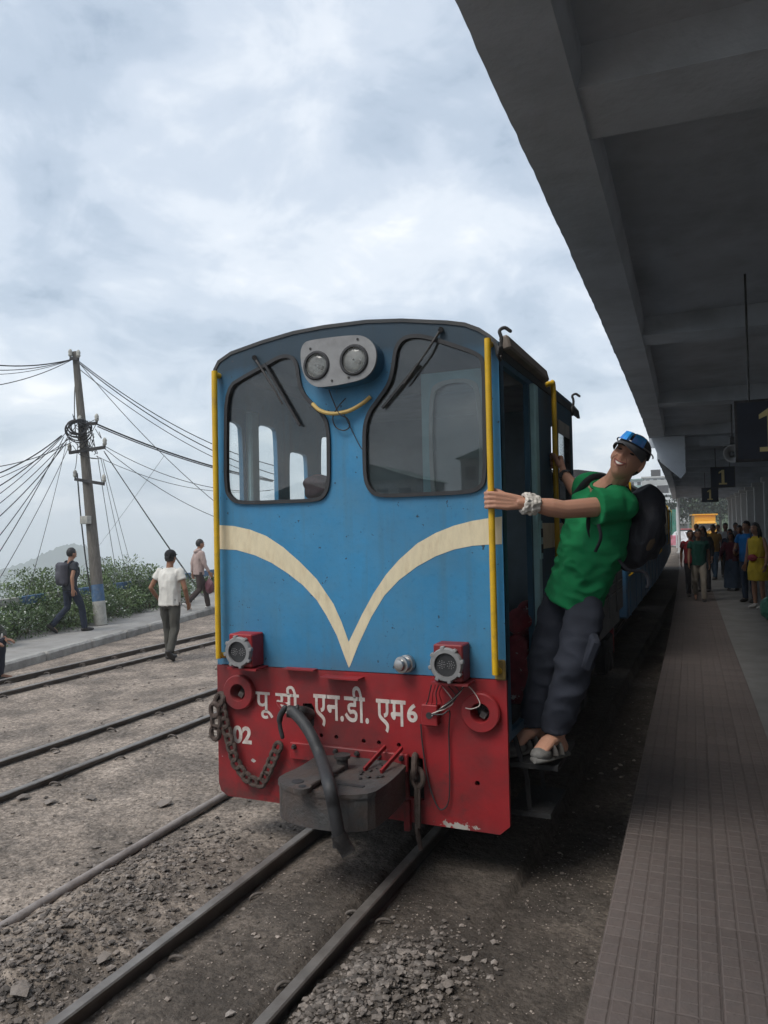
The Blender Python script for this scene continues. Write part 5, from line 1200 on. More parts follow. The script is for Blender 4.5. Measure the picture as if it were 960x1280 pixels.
m2 = MB(); m2.ellipsoid(H(0, .022, .0), (.081, .092, .085), HR, 18, 12); me = remesh(m2, .007, 1)
import bmesh
bm = bmesh.new(); bm.from_mesh(me); Hi = HR.inverted()
bmesh.ops.delete(bm, geom=[v for v in bm.verts if (Hi @ (v.co - HC)).y < .0 or (Hi @ (v.co - HC)).z > .055], context='VERTS'); bm.to_mesh(me); bm.free()
me.transform(Matrix.Translation(-mo)); finish_child(me, 'hair', HAIRM, man)
# bandana and watch
wv = (Lel - Lwr).normalized(); m2 = MB(); c0 = Lwr + wv * .012
for k in range(6):
    c = c0 + wv * (.010 + k * .0105); m2.torus(c, wv + Vector((RNG.normal() * .12, RNG.normal() * .12, RNG.normal() * .12)), .041 + .003 * math.sin(k * 1.9), .0115, 20, 8)
BAND = mat('bandana', (.62, .58, .52), rough=.9, var=.45, vscale=26, dirt=(.12, .12, .12), damt=.9, dscale=30, dlo=.56, dhi=.62, stretch=(1, 1, 2))
me = remesh(m2, .005, 2); wrinkle(me, .007, 38, 2, (1, 1, 1)); me.transform(Matrix.Translation(-Vector(c0))); bo_ = finish_child(me, 'bandana', BAND, None); bo_.location = c0
o = tag(bo_, "white patterned bandana wrapped round the leaning man's wrist", 'bandana')
wv = (Rel - Rwr).normalized(); c0 = Rwr + wv * .035; m2 = MB(); m2.lathe(c0, wv, [(-.011, .036), (-.011, .039), (.011, .040), (.011, .037)], 20, caps=False); m2.box(c0 + Vector((-.02, -.032, .0)), (.03, .012, .032), bev=.003)
tag(m2.build('wristwatch', RUBBER, smooth=True, origin=tuple(c0)), 'black watch on the wrist holding the rear yellow pole', 'watch')
# backpack
BAG = mat('backpack_nylon', (.014, .015, .022), rough=.7, var=.2, vscale=10, bump=.2, bscale=90)
bc = P_(797, 660, 4.14); R_ = Matrix((sx_, fx_, up)).transposed(); m2 = MB()
m2.ellipsoid(bc, (.155, .10, .235), R_, 20, 14); m2.box(bc + up * -.02, (.25, .15, .36), R_, bev=.06); m2.ellipsoid(bc - fx_ * .085 - up * .05, (.11, .06, .13), R_, 16, 12)
me = remesh(m2, .010, 6); wrinkle(me, .012, 9, 21, (1, 1, .8)); bo = Vector(bc); me.transform(Matrix.Translation(-bo)); bag = finish_child(me, 'backpack', BAG, None); bag.location = bo; WL[bag.name] = bo
tag(bag, "dark backpack worn by the man in green on the locomotive", 'backpack')
def strap(pts, w=.02, nm='strap', m=None, ref=None):
    m2 = MB(); S = spline(pts, 6); m2.tube(S, w, 8, ell=[(1, .28)] * len(S), ref=ref or sx_); return m2.build(nm, m or BAG, bag, smooth=True)
for sd_, Sh in ((1, Lsh), (-1, Rsh)):
    i_ = -sx_ * sd_ * .075; k_ = .75 if sd_ < 0 else 1.0
    strap([Sh + i_ - fx_ * .11 - up * .03, Sh + i_ + up * .062 - fx_ * .04, Sh + i_ + up * .052 + fx_ * .05, Sh + i_ * .7 - up * .06 + fx_ * .118 * k_, Sh + i_ * .3 - up * .15 + fx_ * .12 * k_, Sh - i_ * .2 - up * .22 + fx_ * .07 * k_, Sh - i_ * .35 - up * .30 - fx_ * .07], .022)
strap([P_(748, 655, 3.80), P_(751, 672, 3.80), P_(744, 690, 3.81)], .009, 'strap_tail')
strap([P_(770, 695, 3.95), P_(785, 712, 3.97), P_(805, 715, 4.0), P_(811, 728, 4.0), P_(808, 735, 4.0)], .008, 'strap_tail')
m2 = MB(); m2.ellipsoid(bc + sx_ * .135 - up * .02, (.022, .035, .06), R_, 12, 8); m2.build('mesh_pocket', mat('pocket_brown', (.09, .06, .035), rough=.8), bag, smooth=True)
m2 = MB(); m2.tube(spline([neck - sx_ * .06 + up * .01, neck + fx_ * .07 - up * .045 - sx_ * .03, neck + fx_ * .085 - up * .10, neck + fx_ * .07 - up * .04 + sx_ * .04, neck + sx_ * .07 + up * .01], 5), .003, 6); mdirect(m2, 'neck_cord', RUBBER)
# ================================================================== left side: hedge, fence, pole, wires, ridge
LEAF = mat('leaf_green', (.10, .155, .055), rough=.55, var=.45, vscale=9, dirt=(.14, .17, .075), damt=.6, dscale=14, spec=.35)
LEAFD = mat('leaf_dark', (.07, .115, .045), rough=.55, var=.45, vscale=9, dirt=(.10, .13, .06), damt=.6, dscale=14, spec=.35)
PETAL = mat('petal_white', (.62, .64, .58), rough=.7, var=.15)
STEM = mat('stem_brown', (.09, .07, .045), rough=.9)
def leaf(mb, c, d, up_, ln_, w):
    s_ = d.cross(up_).normalized() * w; m_ = c + d * ln_ * .5 + up_ * ln_ * .08
    mb.add([c, m_ - s_, c + d * ln_, m_ + s_], [(0, 1, 2, 3)])
def shrub(name, label, base, rx, ry, h, n, m, size=.06, flowers=0, group=None, lumps=9):
    base = Vector(base); t = thing(name, label, 'shrub', tuple(base), group)
    C_ = [(base + Vector((RNG.uniform(-.75, .75) * rx, RNG.uniform(-.75, .75) * ry, h * RNG.uniform(.3, .8))), RNG.uniform(.3, .55) * min(rx, h)) for _ in range(lumps)]
    f = MB(); fl = MB(); st_ = MB()
    for c, r in C_:
        st_.tube([base + Vector((RNG.uniform(-.2, .2) * rx, RNG.uniform(-.2, .2) * ry, -.05)), base.lerp(c, .6) + Vector((RNG.normal() * .04, RNG.normal() * .04, 0)), c + Vector((0, 0, r * .7))], [.012, .008, .003], 5)
    for i in range(n):
        c, r = C_[i % lumps]; v = Vector((RNG.normal(), RNG.normal(), RNG.normal())).normalized(); rr = r * (.35 + .75 * RNG.random() ** .5)
        p = c + Vector((v.x * rr * 1.15, v.y * rr * 1.15, v.z * rr))
        if p.z < base.z + .02: p.z = base.z + RNG.uniform(.02, .25)
        d = (v + Vector((RNG.normal() * .6, RNG.normal() * .6, RNG.normal() * .4 - .1))).normalized(); u_ = Vector((RNG.normal() * .5, RNG.normal() * .5, 1)).normalized()
        leaf(f, p, d, u_, size * RNG.uniform(.6, 1.4), size * RNG.uniform(.16, .28))
        if flowers and i % max(1, n // flowers) == 0 and v.z > -.3:
            for k in range(4): leaf(fl, p + v * .03, (v + Vector((RNG.normal() * .8, RNG.normal() * .8, RNG.normal() * .8))).normalized(), v, .032, .012)
    f.build('foliage', m, t); st_.build('stem', STEM, t)
    if flowers: fl.build('blossom', PETAL, t)
    return t
k = 0
for y in np.arange(8.0, 16.4, .66):
    x = KX(y) - PATH_W - .12; k += 1
    shrub('low_shrub', 'low leafy shrub with white blossom edging the far footpath', (x + RNG.normal() * .05, y, PTH - .03), .5, .48, RNG.uniform(.5, .66), 2300, LEAFD if k % 3 else LEAF, .055, 55 if y < 13 else 30, 'hedge of low shrubs along the footpath')
for (px, hh, w, lab) in ((-20, .95, .7, 'tall bushy shrub at the left end of the hedge'), (40, 1.0, .62, 'rounded shrub with pale leaf tips behind striped rail'), (66, 1.28, .66, 'tallest shrub behind the man carrying a backpack'), (108, 1.05, .55, 'shrub growing just left of the leaning utility pole'),
                     (141, 1.32, .6, 'tall airy shrub just right of the leaning utility pole'), (165, 1.18, .6, 'broad shrub between utility pole and man in white'), (188, .8, .55, 'small shrub behind the man in white shirt'), (222, .62, .5, 'low shrub beside the hooded man'), (250, .6, .5, 'last low shrub before the locomotive edge')):
    d = _ray(px, 740); y = 10.0
    for _ in range(30):                                  # where this direction crosses the strip behind the fence
        tx = KX(y) - PATH_W - .95; y = y + ((d[1] / d[0]) * tx - y) * .6
    shrub('tall_shrub', lab, (KX(y) - PATH_W - .95, y, PTH - .25), w, w * .9, hh + .25, 3200, LEAF, .066, 60, 'taller shrubs behind the striped rail', 11)
# striped rail fence
BLUEP = mat('fence_blue', (.06, .13, .24), rough=.7, var=.25, vscale=12, dirt=(.2, .22, .22), damt=.5, dscale=9); WHP = mat('fence_white', (.42, .41, .37), rough=.8, var=.2, vscale=12, dirt=(.2, .19, .17), damt=.6, dscale=9)
fx0 = lambda y: KX(y) - PATH_W - .62
fence = thing('striped_rail_fence', 'low fence with rail painted in blue and white stripes behind hedge', 'fence', (fx0(9), 9, PTH))
y = 3.0; i = 0
while y < 24:
    m2 = MB(); m2.bar((fx0(y), y, .44), (fx0(y + .82), y + .82, .44), .07, .17, bev=.008); m2.build('rail_segment', BLUEP if i % 2 else WHP, fence)
    if i % 2 == 0:
        m2 = MB(); m2.box((fx0(y) - .09, y, .13), (.1, .1, .62), bev=.01); m2.build('fence_post', WHP, fence)
    y += .825; i += 1
# utility pole
POLEM = mat('pole_wood', (.16, .145, .125), rough=.9, var=.3, vscale=8, dirt=(.085, .075, .066), damt=.6, dscale=5, bump=.4, bscale=30, stretch=(6, 6, .6))
b0 = onZ(126, 781, PTH); up_t = onY(94, 440, b0.y); ut = thing('utility_pole', 'weathered leaning utility pole with coils and cross arms beside the footpath', 'utility pole', tuple(b0))
ax = (up_t - b0); PL = lambda t: b0 + ax * t
m2 = MB(); m2.tube([PL(t) for t in (-.02, .2, .45, .7, 1.0)], [.125, .115, .10, .085, .062], 14); pl_ = m2.build('shaft', POLEM, ut, smooth=True)
m2 = MB(); m2.tube([PL(.0), PL(.085)], [.128, .124], 14, caps=False); m2.build('white_band', WHP, ut, smooth=True)
m2 = MB(); m2.tube([PL(.085), PL(.145)], [.1245, .120], 14, caps=False); m2.build('blue_band', BLUEP, ut, smooth=True)
right = Vector((.87, .45, .0)).normalized()
def arm(pxl, pyl, pxr, pyr, nm='cross_arm'):
    a_, b_ = onY(pxl, pyl, b0.y - .1), onY(pxr, pyr, b0.y - .1); m2 = MB(); m2.bar(a_, b_, .05, .06); o = m2.build(nm, BLACKI, ut)
    for q in (a_, b_):
        m2 = MB(); m2.lathe(q + Vector((0, 0, .03)), (0, 0, 1), [(0, .02), (.04, .045), (.07, .035), (.10, .045), (.14, .03), (.16, .012)], 12); m2.build('insulator', WHP, o, smooth=True)
arm(87, 566, 131, 559); arm(94, 599, 130, 605); arm(88, 448, 98, 449); arm(100, 531, 121, 529)
m2 = MB(); q = onY(107, 650, b0.y - .15); m2.box(q, (.2, .12, .16), bev=.01); m2.build('junction_box', WHP, ut)
CABLE = mat('cable_black', (.022, .022, .024), rough=.7); CABLEG = mat('cable_grey', (.10, .10, .105), rough=.7)
for j in range(9):
    c = onY(97 + RNG.normal() * 3, 535 + RNG.normal() * 3, b0.y - .16 - RNG.random() * .08); m2 = MB(); m2.torus(c, (RNG.normal() * .4 + .6, -1, RNG.normal() * .3), RNG.uniform(.15, .24), .012, 22, 6, RNG.uniform(.75, 1.0)); m2.build('cable_coil', CABLE, ut, smooth=True)
for j in range(16):
    P0 = onY(RNG.uniform(88, 125), RNG.uniform(515, 560), b0.y - .1); P1 = onY(RNG.uniform(88, 130), RNG.uniform(520, 590), b0.y - .12); mid = (P0 + P1) / 2 + Vector((RNG.normal() * .1, 0, -RNG.uniform(.05, .3))); m2 = MB(); m2.tube(spline([P0, mid, P1], 6), .007, 5); m2.build('slack_cable', CABLE, ut)
m2 = MB(); m2.tube(spline([PL(.92), PL(.85) + Vector((-.12, 0, 0)), PL(.7) + Vector((-.14, -.05, 0)), PL(.66)], 6), .01, 5); m2.build('slack_cable', CABLE, ut)
m2 = MB(); m2.tube(spline([PL(.55) + Vector((-.15, -.1, 0)), PL(.4) + Vector((-.18, -.08, 0)), PL(.25) + Vector((-.12, -.12, 0)), PL(.12) + Vector((-.05, -.14, 0))], 6), .014, 6); m2.build('down_cable', CABLE, ut)
wl_ = {'L': 'black overhead wire from the pole top running left over the yard', 'F': 'thin service wire fanning out low and left from the pole', 'R': 'black overhead wire from the pole running behind the locomotive', 'D': 'thin service wire dropping steeply from pole into the valley'}
wg_ = {'L': 'wires from the pole top', 'F': 'service wires fanning left', 'R': 'wires running behind the locomotive', 'D': 'wires dropping into the valley'}
def ovwire(kind, p0, p1, y1, r=.008, sag=.25, ext=.5, m=None):
    a_ = onY(p0[0], p0[1], b0.y - .08); e2 = (p1[0] + (p1[0] - p0[0]) * ext, p1[1] + (p1[1] - p0[1]) * ext); b_ = onY(e2[0], e2[1], y1)
    P = []
    for j in range(17):
        t = j / 16; p = a_.lerp(b_, t); P.append(p - Vector((0, 0, 4 * sag * t * (1 - t))))
    m2 = MB(); m2.tube(P, r, 5); tag(m2.build('overhead_wire', m or CABLE, origin=tuple(a_)), wl_[kind], 'wire', wg_[kind])
for p1, y1, r in (((0, 450), 9.5, .012), ((0, 456), 9.3, .008), ((0, 474), 8.8, .008), ((0, 461), 9, .006)): ovwire('L', (91, 449), p1, y1, r, .12)
for p0, p1, y1, r in (((99, 452), (267, 540), 15, .010), ((99, 454), (267, 548), 15, .011), ((100, 462), (267, 556), 15, .008), ((101, 456), (267, 610), 14, .007), ((121, 530), (268, 577), 15, .017), ((122, 533), (268, 579), 15, .012), ((128, 556), (268, 594), 15, .007), ((130, 560), (268, 630), 15, .007), ((120, 570), (268, 598), 15, .006)): ovwire('R', p0, p1, y1, r, .3 if r < .012 else .12)
for p1, y1, r in (((0, 578), 9, .008), ((0, 586), 8.8, .012), ((0, 592), 8.8, .007), ((0, 602), 8.6, .01), ((0, 612), 8.6, .007), ((0, 624), 8.4, .007), ((0, 640), 8.2, .009), ((0, 664), 8, .008), ((0, 684), 7.8, .008), ((10, 700), 7.6, .006), ((45, 700), 8, .005)): ovwire('F', (84 + RNG.normal() * 4, 546 + RNG.normal() * 7), p1, y1, r, .1, .35)
for p0, p1, y1, r in (((130, 564), (224, 702), 18, .008), ((131, 566), (228, 706), 18, .010), ((122, 570), (143, 700), 16, .007), ((126, 572), (155, 702), 17, .006), ((129, 575), (163, 702), 18, .006), ((205, 570), (130, 672), 22, .004)): ovwire('D', p0, p1, y1, r, .05, .35, CABLEG if r < .007 else None)
# ridge across the valley
RIDGE = mat('ridge_forest', (.045, .065, .035), rough=.95, var=.4, vscale=.03)
tops = [(-260, 765), (-160, 742), (-60, 722), (0, 712), (30, 703), (55, 692), (75, 683), (95, 680), (115, 687), (135, 703), (170, 726), (230, 748), (330, 770)]
prof_ = spline([(a_, b_, 0) for a_, b_ in tops], 9); m2 = MB(); rows = []
for fr, dist, amp in ((0, 800, 0), (.25, 780, 4), (.5, 750, 6), (.75, 710, 7), (1, 650, 4)):
    r_ = []
    for p in prof_:
        d = Vector(_ray(p.x, p.y)); d = d / math.hypot(d.x, d.y); q = Vector(EYE) + d * dist
        zt_ = (Vector(EYE) + d * 800).z + (3.6 * mnoise.noise(Vector((p.x * .22, 0, 2))) + 2.2 * mnoise.noise(Vector((p.x * .7, 0, 2))) if fr == 0 else 0)
        q.z = zt_ * (1 - fr) + (-110) * fr + amp * mnoise.noise(q * .05); r_.append(q)
    rows.append(r_)
nn = len(prof_); m2.add([q for r_ in rows for q in r_], [(i * nn + j, i * nn + j + 1, (i + 1) * nn + j + 1, (i + 1) * nn + j) for i in range(4) for j in range(nn - 1)])
back = [Vector((q.x * 1.12, q.y * 1.12, -112)) for q in rows[0]]; o_ = len(m2.v); m2.add(rows[0] + back, [(j, nn + j, nn + j + 1, j + 1) for j in range(nn - 1)])
struct(m2.build('hill', RIDGE, smooth='all'), 'dim forested ridge showing through mist across the valley')
# ================================================================== coaches behind the locomotive
COB = mat('coach_blue', (.035, .13, .25), rough=.5, var=.15, vscale=3, dirt=(.08, .09, .1), damt=.6, dscale=2.5); COC = mat('coach_cream', (.5, .45, .33), rough=.55, var=.12, vscale=3, dirt=(.25, .22, .18), damt=.5, dscale=3)
PANEW = glass('coach_glass', .35, .06)
def coach(y0, ln_, label):
    yc = y0 + ln_ / 2; c = Vector((T_(yc), yc, 0)); a = -math.atan((T_(y0 + ln_) - T_(y0)) / ln_); R = Matrix.Rotation(a * -1 if False else a, 3, 'Z')
    t = thing('railway_coach', label, 'coach', tuple(c), 'coaches coupled behind the locomotive'); t.rotation_euler = (0, 0, a)
    WL[t.name] = Vector((0, 0, 0)); hw = .84; L2 = ln_ / 2
    m2 = MB(); m2.box((0, 0, .95), (2 * hw, ln_, .8), bev=.02); m2.build('lower_panels', COB, t)
    m2 = MB(); m2.box((0, 0, 1.40), (2 * hw + .006, ln_ - .04, .13)); m2.build('waist_band', COC, t)
    prof = [(-hw - .04, 2.10)] + [(-(hw + .04) * math.cos(q_), 2.10 + .24 * math.sin(q_)) for q_ in arc(9, .1, math.pi - .1)] + [(hw + .04, 2.10)]
    m2 = MB(); m2.prism(prof, lambda u, v, d: Vector((u, d, v)), -L2 - .05, L2 + .05); m2.build('roof', ROOFM, t)
    m2 = MB(); m2.box((0, -L2 + .02, 1.76), (2 * hw - .01, .04, .68)); m2.box((0, L2 - .02, 1.76), (2 * hw - .01, .04, .68)); m2.build('end_wall', COB, t)
    nw = 6; bay = (ln_ - .1) / nw
    for sx in (-1, 1):
        for i in range(nw + 1):
            m2 = MB(); m2.box((sx * (hw - .02), -L2 + .05 + i * bay, 1.78), (.04, .10, .64)); m2.build('window_post', COC, t)
        for i in range(nw):
            m2 = MB(); m2.box((sx * (hw - .035), -L2 + .05 + (i + .5) * bay, 1.78), (.006, bay - .1, .64)); w_ = m2.build('window_pane', PANEW, t)
            m2 = MB(); m2.box((sx * (hw - .02), -L2 + .05 + (i + .5) * bay, 1.62), (.02, bay - .1, .02)); m2.build('window_bar', STEEL, w_)
    for i in range(8):
        m2 = MB(); m2.box((hw + .004, -L2 + .3 + i * (ln_ - .6) / 7, .95), (.008, .03, .78)); m2.build('rib', COB, t)
    m2 = MB(); m2.box((0, 0, 1.5), (1.5, ln_ - .3, .04)); m2.box((0, 0, .5), (1.4, ln_ - .2, .14)); m2.build('underframe', DARKB, t)
    for yy in (-L2 + 1.1, L2 - 1.1):
        m2 = MB(); m2.box((0, yy, .34), (1.1, 1.3, .2), bev=.03)
        for sx in (-.37, .37):
            for dy in (-.4, .4): m2.lathe((sx - .04, yy + dy, .24), (1, 0, 0), [(0, .23), (.07, .23), (.07, .02), (0, .02)], 20)
        m2.build('bogie', DARKB, t)
    for yy in (-L2 + .08, L2 - .08):
        m2 = MB(); m2.tube([(hw + .01, yy, 1.05), (hw + .05, yy, 1.08), (hw + .05, yy, 2.15), (hw + .01, yy, 2.18)], .013, 8); m2.build('end_handrail', YEL, t, smooth=True)
    return t
coach(9.3, 7.0, 'blue and cream coach coupled right behind the locomotive'); coach(16.8, 7.0, 'second blue and cream coach from the locomotive'); coach(24.3, 7.0, 'third blue and cream coach from the locomotive')

# ================================================================== hanging signs, speaker, lamps
NAVYS = mat('sign_navy', (.012, .016, .03), rough=.5, var=.2); YLW = mat('sign_yellow', (.62, .5, .22), rough=.6, var=.1)
def sign(px, py, y, size, label, ztop):
    c = onY(px, py, y); t = thing('platform_sign', label, 'sign', tuple(c), 'platform number signs under canopy'); h = size / 2
    m2 = MB(); m2.box(c, (size, .05, size * .95), bev=.008); m2.build('board', NAVYS, t)
    m2 = MB(); m2.box(c + Vector((0, 0, h * .93)), (size + .02, .06, .02)); m2.box(c - Vector((0, 0, h * .93)), (size + .02, .06, .02)); m2.box(c + Vector((h, 0, 0)), (.02, .06, size * .93)); m2.box(c - Vector((h, 0, 0)), (.02, .06, size * .93)); m2.build('board_edge', BLACKI, t)
    cu = bpy.data.curves.new('t', 'FONT'); cu.body = '1'; cu.offset = .02; cu.extrude = .5; ob = bpy.data.objects.new('t', cu); COL.objects.link(ob)
    # numeral with slab foot, drawn from strokes
    bpy.data.objects.remove(ob); bpy.data.curves.remove(cu)
    for sg in (-1, 1):
        k = size; one = [(-.17, -.34), (.17, -.34), (.17, -.27), (.065, -.27), (.065, .34), (-.03, .34), (-.17, .24), (-.17, .17), (-.055, .22), (-.055, -.27), (-.17, -.27)]
        m2 = MB(); m2.prism([(u * k * -sg, v * k) for u, v in one], lambda u, v, d: c + Vector((u if sg < 0 else -u * -1, d, v)), sg * .027, sg * .030); m2.build('numeral', YLW, t)
    for dx in (-.3, .3):
        m2 = MB(); m2.cyl(c + Vector((dx * size, 0, h * .9)), (c.x + dx * size, c.y, ztop), .009, n=8); m2.build('hanger_rod', BLACKI, t)
sign(964, 537, 6.9, .52, 'dark platform sign with number 1 hanging beside the loudspeaker', 3.75); sign(903.5, 596.5, 18.2, .47, 'dark square sign with yellow number 1 above the crowd', 3.35); sign(887.5, 618.5, 25.0, .45, 'small distant dark sign with yellow number 1', 3.3)
c = onY(916, 567, 13.0); t = thing('loudspeaker', 'grey horn loudspeaker hanging under the canopy between signs', 'loudspeaker', tuple(c))
m2 = MB(); m2.lathe(c, (0, -1, 0), [(.0, .135), (-.02, .125), (-.1, .06), (-.16, .045), (-.28, .045), (-.28, .01)], 24, caps=False); m2.lathe(c, (0, -1, 0), [(0, .135), (.008, .14), (.008, .128)], 24, caps=False); m2.build('horn', PILW, t, smooth=True)
m2 = MB(); m2.ellipsoid(c + Vector((0, .06, 0)), (.035, .06, .035)); m2.build('horn_core', GREYH, t, smooth=True)
m2 = MB(); m2.box(c + Vector((.0, .15, .12)), (.24, .12, .03)); m2.cyl(c + Vector((.0, .15, .12)), (c.x, c.y + .15, 3.75), .012); m2.box(c + Vector((.06, .16, .22)), (.2, .14, .12), bev=.01); m2.build('bracket', BLACKI, t)
for i in range(9):
    yy = 26 + i * 2.2; c = Vector((E_(yy) + 1.25, yy, 2.78)); m2 = MB(); m2.lathe(c, (0, 0, 1), [(0, .10), (.02, .10), (.07, .05), (.1, .03), (.1, .01)], 12); m2.cyl(c + Vector((0, 0, .1)), c + Vector((0, 0, .45)), .01, n=6)
    tag(m2.build('pendant_lamp', BLACKI, origin=tuple(c)), 'small dark pendant lamp in the row under the far canopy', 'lamp', 'row of pendant lamps under the far canopy')
# slim post at the platform end
yy = 46.5; x = onY(849.5, 687, yy).x; m2 = MB(); m2.cyl((x, yy, -.1), (x, yy, 5.3), .085, .07, n=12); m2.box((x, yy, -.02), (.3, .3, .08)); tag(m2.build('end_post', PILW, smooth=True, origin=(x, yy, -.05)), 'slim white post standing at the far end of the platform', 'post')
# ================================================================== beyond the platform
def bld(name, label, px0, px1, pyt, pyb, y, depth, wallm, floors, cols, roofm=None, winm=None, par_h=.25):
    a_, b_ = onY(px0, pyb, y), onY(px1, pyt, y); x0, x1, z1 = a_.x, b_.x, b_.z; z0 = min(gz((x0 + x1) / 2, y), a_.z) - .5
    t = thing(name, label, 'building', ((x0 + x1) / 2, y + depth / 2, z0)); m2 = MB(); m2.box(((x0 + x1) / 2, y + depth / 2, (z0 + z1) / 2), (x1 - x0, depth, z1 - z0)); m2.build('walls', wallm, t)
    zb = a_.z; fh = (z1 - zb) / floors
    for f_ in range(floors):
        m2 = MB(); m2.box(((x0 + x1) / 2, y - .45, zb + fh * f_ + .05), (x1 - x0 + .6, .95, .16)); m2.build('balcony_slab', wallm, t)
        m2 = MB(); m2.box(((x0 + x1) / 2, y - .9, zb + fh * f_ + .55), (x1 - x0 + .5, .05, .8)); m2.build('balcony_rail', roofm or wallm, t)
        for i in range(cols):
            xw = x0 + (x1 - x0) * (i + .5) / cols; m2 = MB(); m2.box((xw, y - .02, zb + fh * (f_ + .58)), ((x1 - x0) / cols * .5, .06, fh * .5)); m2.build('window', winm or DARKW, t)
    m2 = MB(); m2.box(((x0 + x1) / 2, y + depth / 2, z1 + par_h / 2), (x1 - x0 + .8, depth + .8, par_h)); rf = m2.build('roof', roofm or wallm, t)
    m2 = MB(); m2.box((x0 + (x1 - x0) * .3, y + 2, z1 + .8), (1.4, 1.4, 1.2)); m2.build('roof_tank', BLACKI, rf)
    return t
HW = mat('house_white', (.58, .60, .60), rough=.85, var=.1, vscale=.5, dirt=(.4, .42, .42), damt=.5, dscale=.4); HG = mat('house_grey', (.38, .38, .37), rough=.9, var=.15, vscale=.5); GT = mat('tin_roof', (.2, .3, .28), rough=.6, var=.2, vscale=.6)
bld('hill_house', 'white stepped building high on the hillside beyond the train', 806, 852, 596, 640, 128, 9, HW, 4, 5, HG)
bld('hill_house', 'grey terraced building below the white hillside building', 816, 858, 618, 655, 108, 8, HG, 3, 6, HW)
bld('hill_house', 'pale building edge rising behind the leaning man', 770, 803, 600, 640, 150, 9, HW, 3, 4, GT)
a_ = onY(843, 588, 132); m2 = MB(); V = [(a_.x - 2.4, 131, a_.z - 1.8), (a_.x + 2.4, 131, a_.z - 1.8), (a_.x + 2.4, 135, a_.z - 1.8), (a_.x - 2.4, 135, a_.z - 1.8), (a_.x, 133, a_.z)]; m2.add(V, [(0, 1, 4), (1, 2, 4), (2, 3, 4), (3, 0, 4), (0, 3, 2, 1)]); tag(m2.build('roof_pavilion', GT), 'small green pyramid roof on top of the white hillside building', 'roof')
NET = mat('green_net', (.02, .16, .11), rough=.8, var=.35, vscale=1.2, dirt=(.2, .24, .22), damt=.6, dscale=1.5); PNK = mat('pink_banner', (.55, .16, .22), rough=.7, var=.35, vscale=2, dirt=(.6, .45, .45), damt=.8, dscale=3)
def panel(name, label, cat, px0, px1, pyt, pyb, y, th, m, ground=True):
    a_, b_ = onY(px0, pyb, y), onY(px1, pyt, y); t = thing(name, label, cat, ((a_.x + b_.x) / 2, y, a_.z)); m2 = MB(); m2.box(((a_.x + b_.x) / 2, y + th / 2, (a_.z + b_.z) / 2), (b_.x - a_.x, th, b_.z - a_.z), bev=.03); m2.build('panel', m, t)
    for x in (a_.x + .1, (a_.x + b_.x) / 2, b_.x - .1):
        m2 = MB(); m2.cyl((x, y - .06, gz(x, y) - .1), (x, y - .06, b_.z + .2), .05, n=8); m2.build('scaffold_pole', PILW, t)
    return t
panel('scaffold_screen', 'green netting screen on scaffolding beyond the last coach', 'screen', 826, 847.5, 637, 672, 62, .3, NET)
panel('banner', 'pink banner fixed below the green netting', 'banner', 826, 847.5, 669, 682, 58, .08, PNK)
# vehicles parked past the platform end
def car(label, px, py, y, col, ln_=3.6, h=1.5, w=1.6, rot=0.0, name='parked_car', truck=False):
    c = onY(px, py, y); g = gz(c.x, y); m = mat('car_%s' % name + str(px), col, rough=.3, var=.05, coat=.5); t = thing(name, label, 'truck' if truck else 'car', (c.x, y, g)); t.rotation_euler = (0, 0, rot); WL[t.name] = Vector((0, 0, 0)); L2 = ln_ / 2
    if truck:
        m2 = MB(); m2.box((0, .6, 1.75), (w, ln_ * .62, 1.9), bev=.05); m2.build('cargo_box', m, t); m2 = MB(); m2.box((0, -L2 + .75, 1.3), (w * .92, 1.4, 1.7), bev=.15); cb = m2.build('cab', m, t)
        m2 = MB(); m2.box((0, -L2 + .04, 1.65), (w * .8, .03, .6), bev=.01); m2.build('windscreen', DARKW, cb); m2 = MB(); m2.box((0, 0, .65), (w * .7, ln_, .2)); m2.build('chassis', DARKB, t)
        m2 = MB(); m2.bar((-w * .3, -L2 + .02, .95), (w * .42, -L2 + .02, 1.9), .03, .18, Vector((0, 1, 0))); m2.build('white_stripe', PILW, cb)
        m2 = MB(); m2.box((0, .55, 2.75), (w + .35, ln_ * .66, .12)); m2.build('roof_edge', m, t)
    else:
        pr = [(-L2, .35), (L2, .35), (L2, .8), (L2 * .8, .88), (L2 * .45, 1.4), (L2 * .3, h), (-L2 * .3, h), (-L2 * .5, .95), (-L2 * .95, .82), (-L2, .7)]; m2 = MB(); V = []
        for sx, k in ((-1, 1), (1, 1)): V += [(sx * w / 2 * (1 if v < .9 else .84), u, v) for u, v in pr]
        n = len(pr); m2.add(V, [tuple(range(n)), tuple(range(n, 2 * n))] + [(i, (i + 1) % n, n + (i + 1) % n, n + i) for i in range(n)]); m2.build('body', m, t)
        m2 = MB(); m2.add([(-w * .38, -L2 * .5 - .03, .98), (w * .38, -L2 * .5 - .03, .98), (w * .36, -L2 * .32 - .03, h - .06), (-w * .36, -L2 * .32 - .03, h - .06)], [(0, 1, 2, 3)]); m2.build('windscreen', DARKW, t)
        for sx in (-1, 1): m2 = MB(); m2.ellipsoid((sx * w * .36, -L2 - .0, .66), (.16, .05, .08)); m2.build('headlight', PILW, t)
    for sx in (-1, 1):
        for yy in (-L2 * .62, L2 * .62): m2 = MB(); m2.lathe((sx * w / 2 - .1 * (sx > 0) - .1 * (sx < 0) * -1 - .1, yy, .32), (1, 0, 0), [(0, .1), (0, .32), (.2, .32), (.2, .1)], 16); m2.build('wheel', RUBBER, t)
    return t
car('orange covered truck parked past the platform end', 880.5, 668, 74, (.75, .36, .02), 5.0, 2.2, 1.75, .1, 'parked_truck', True)
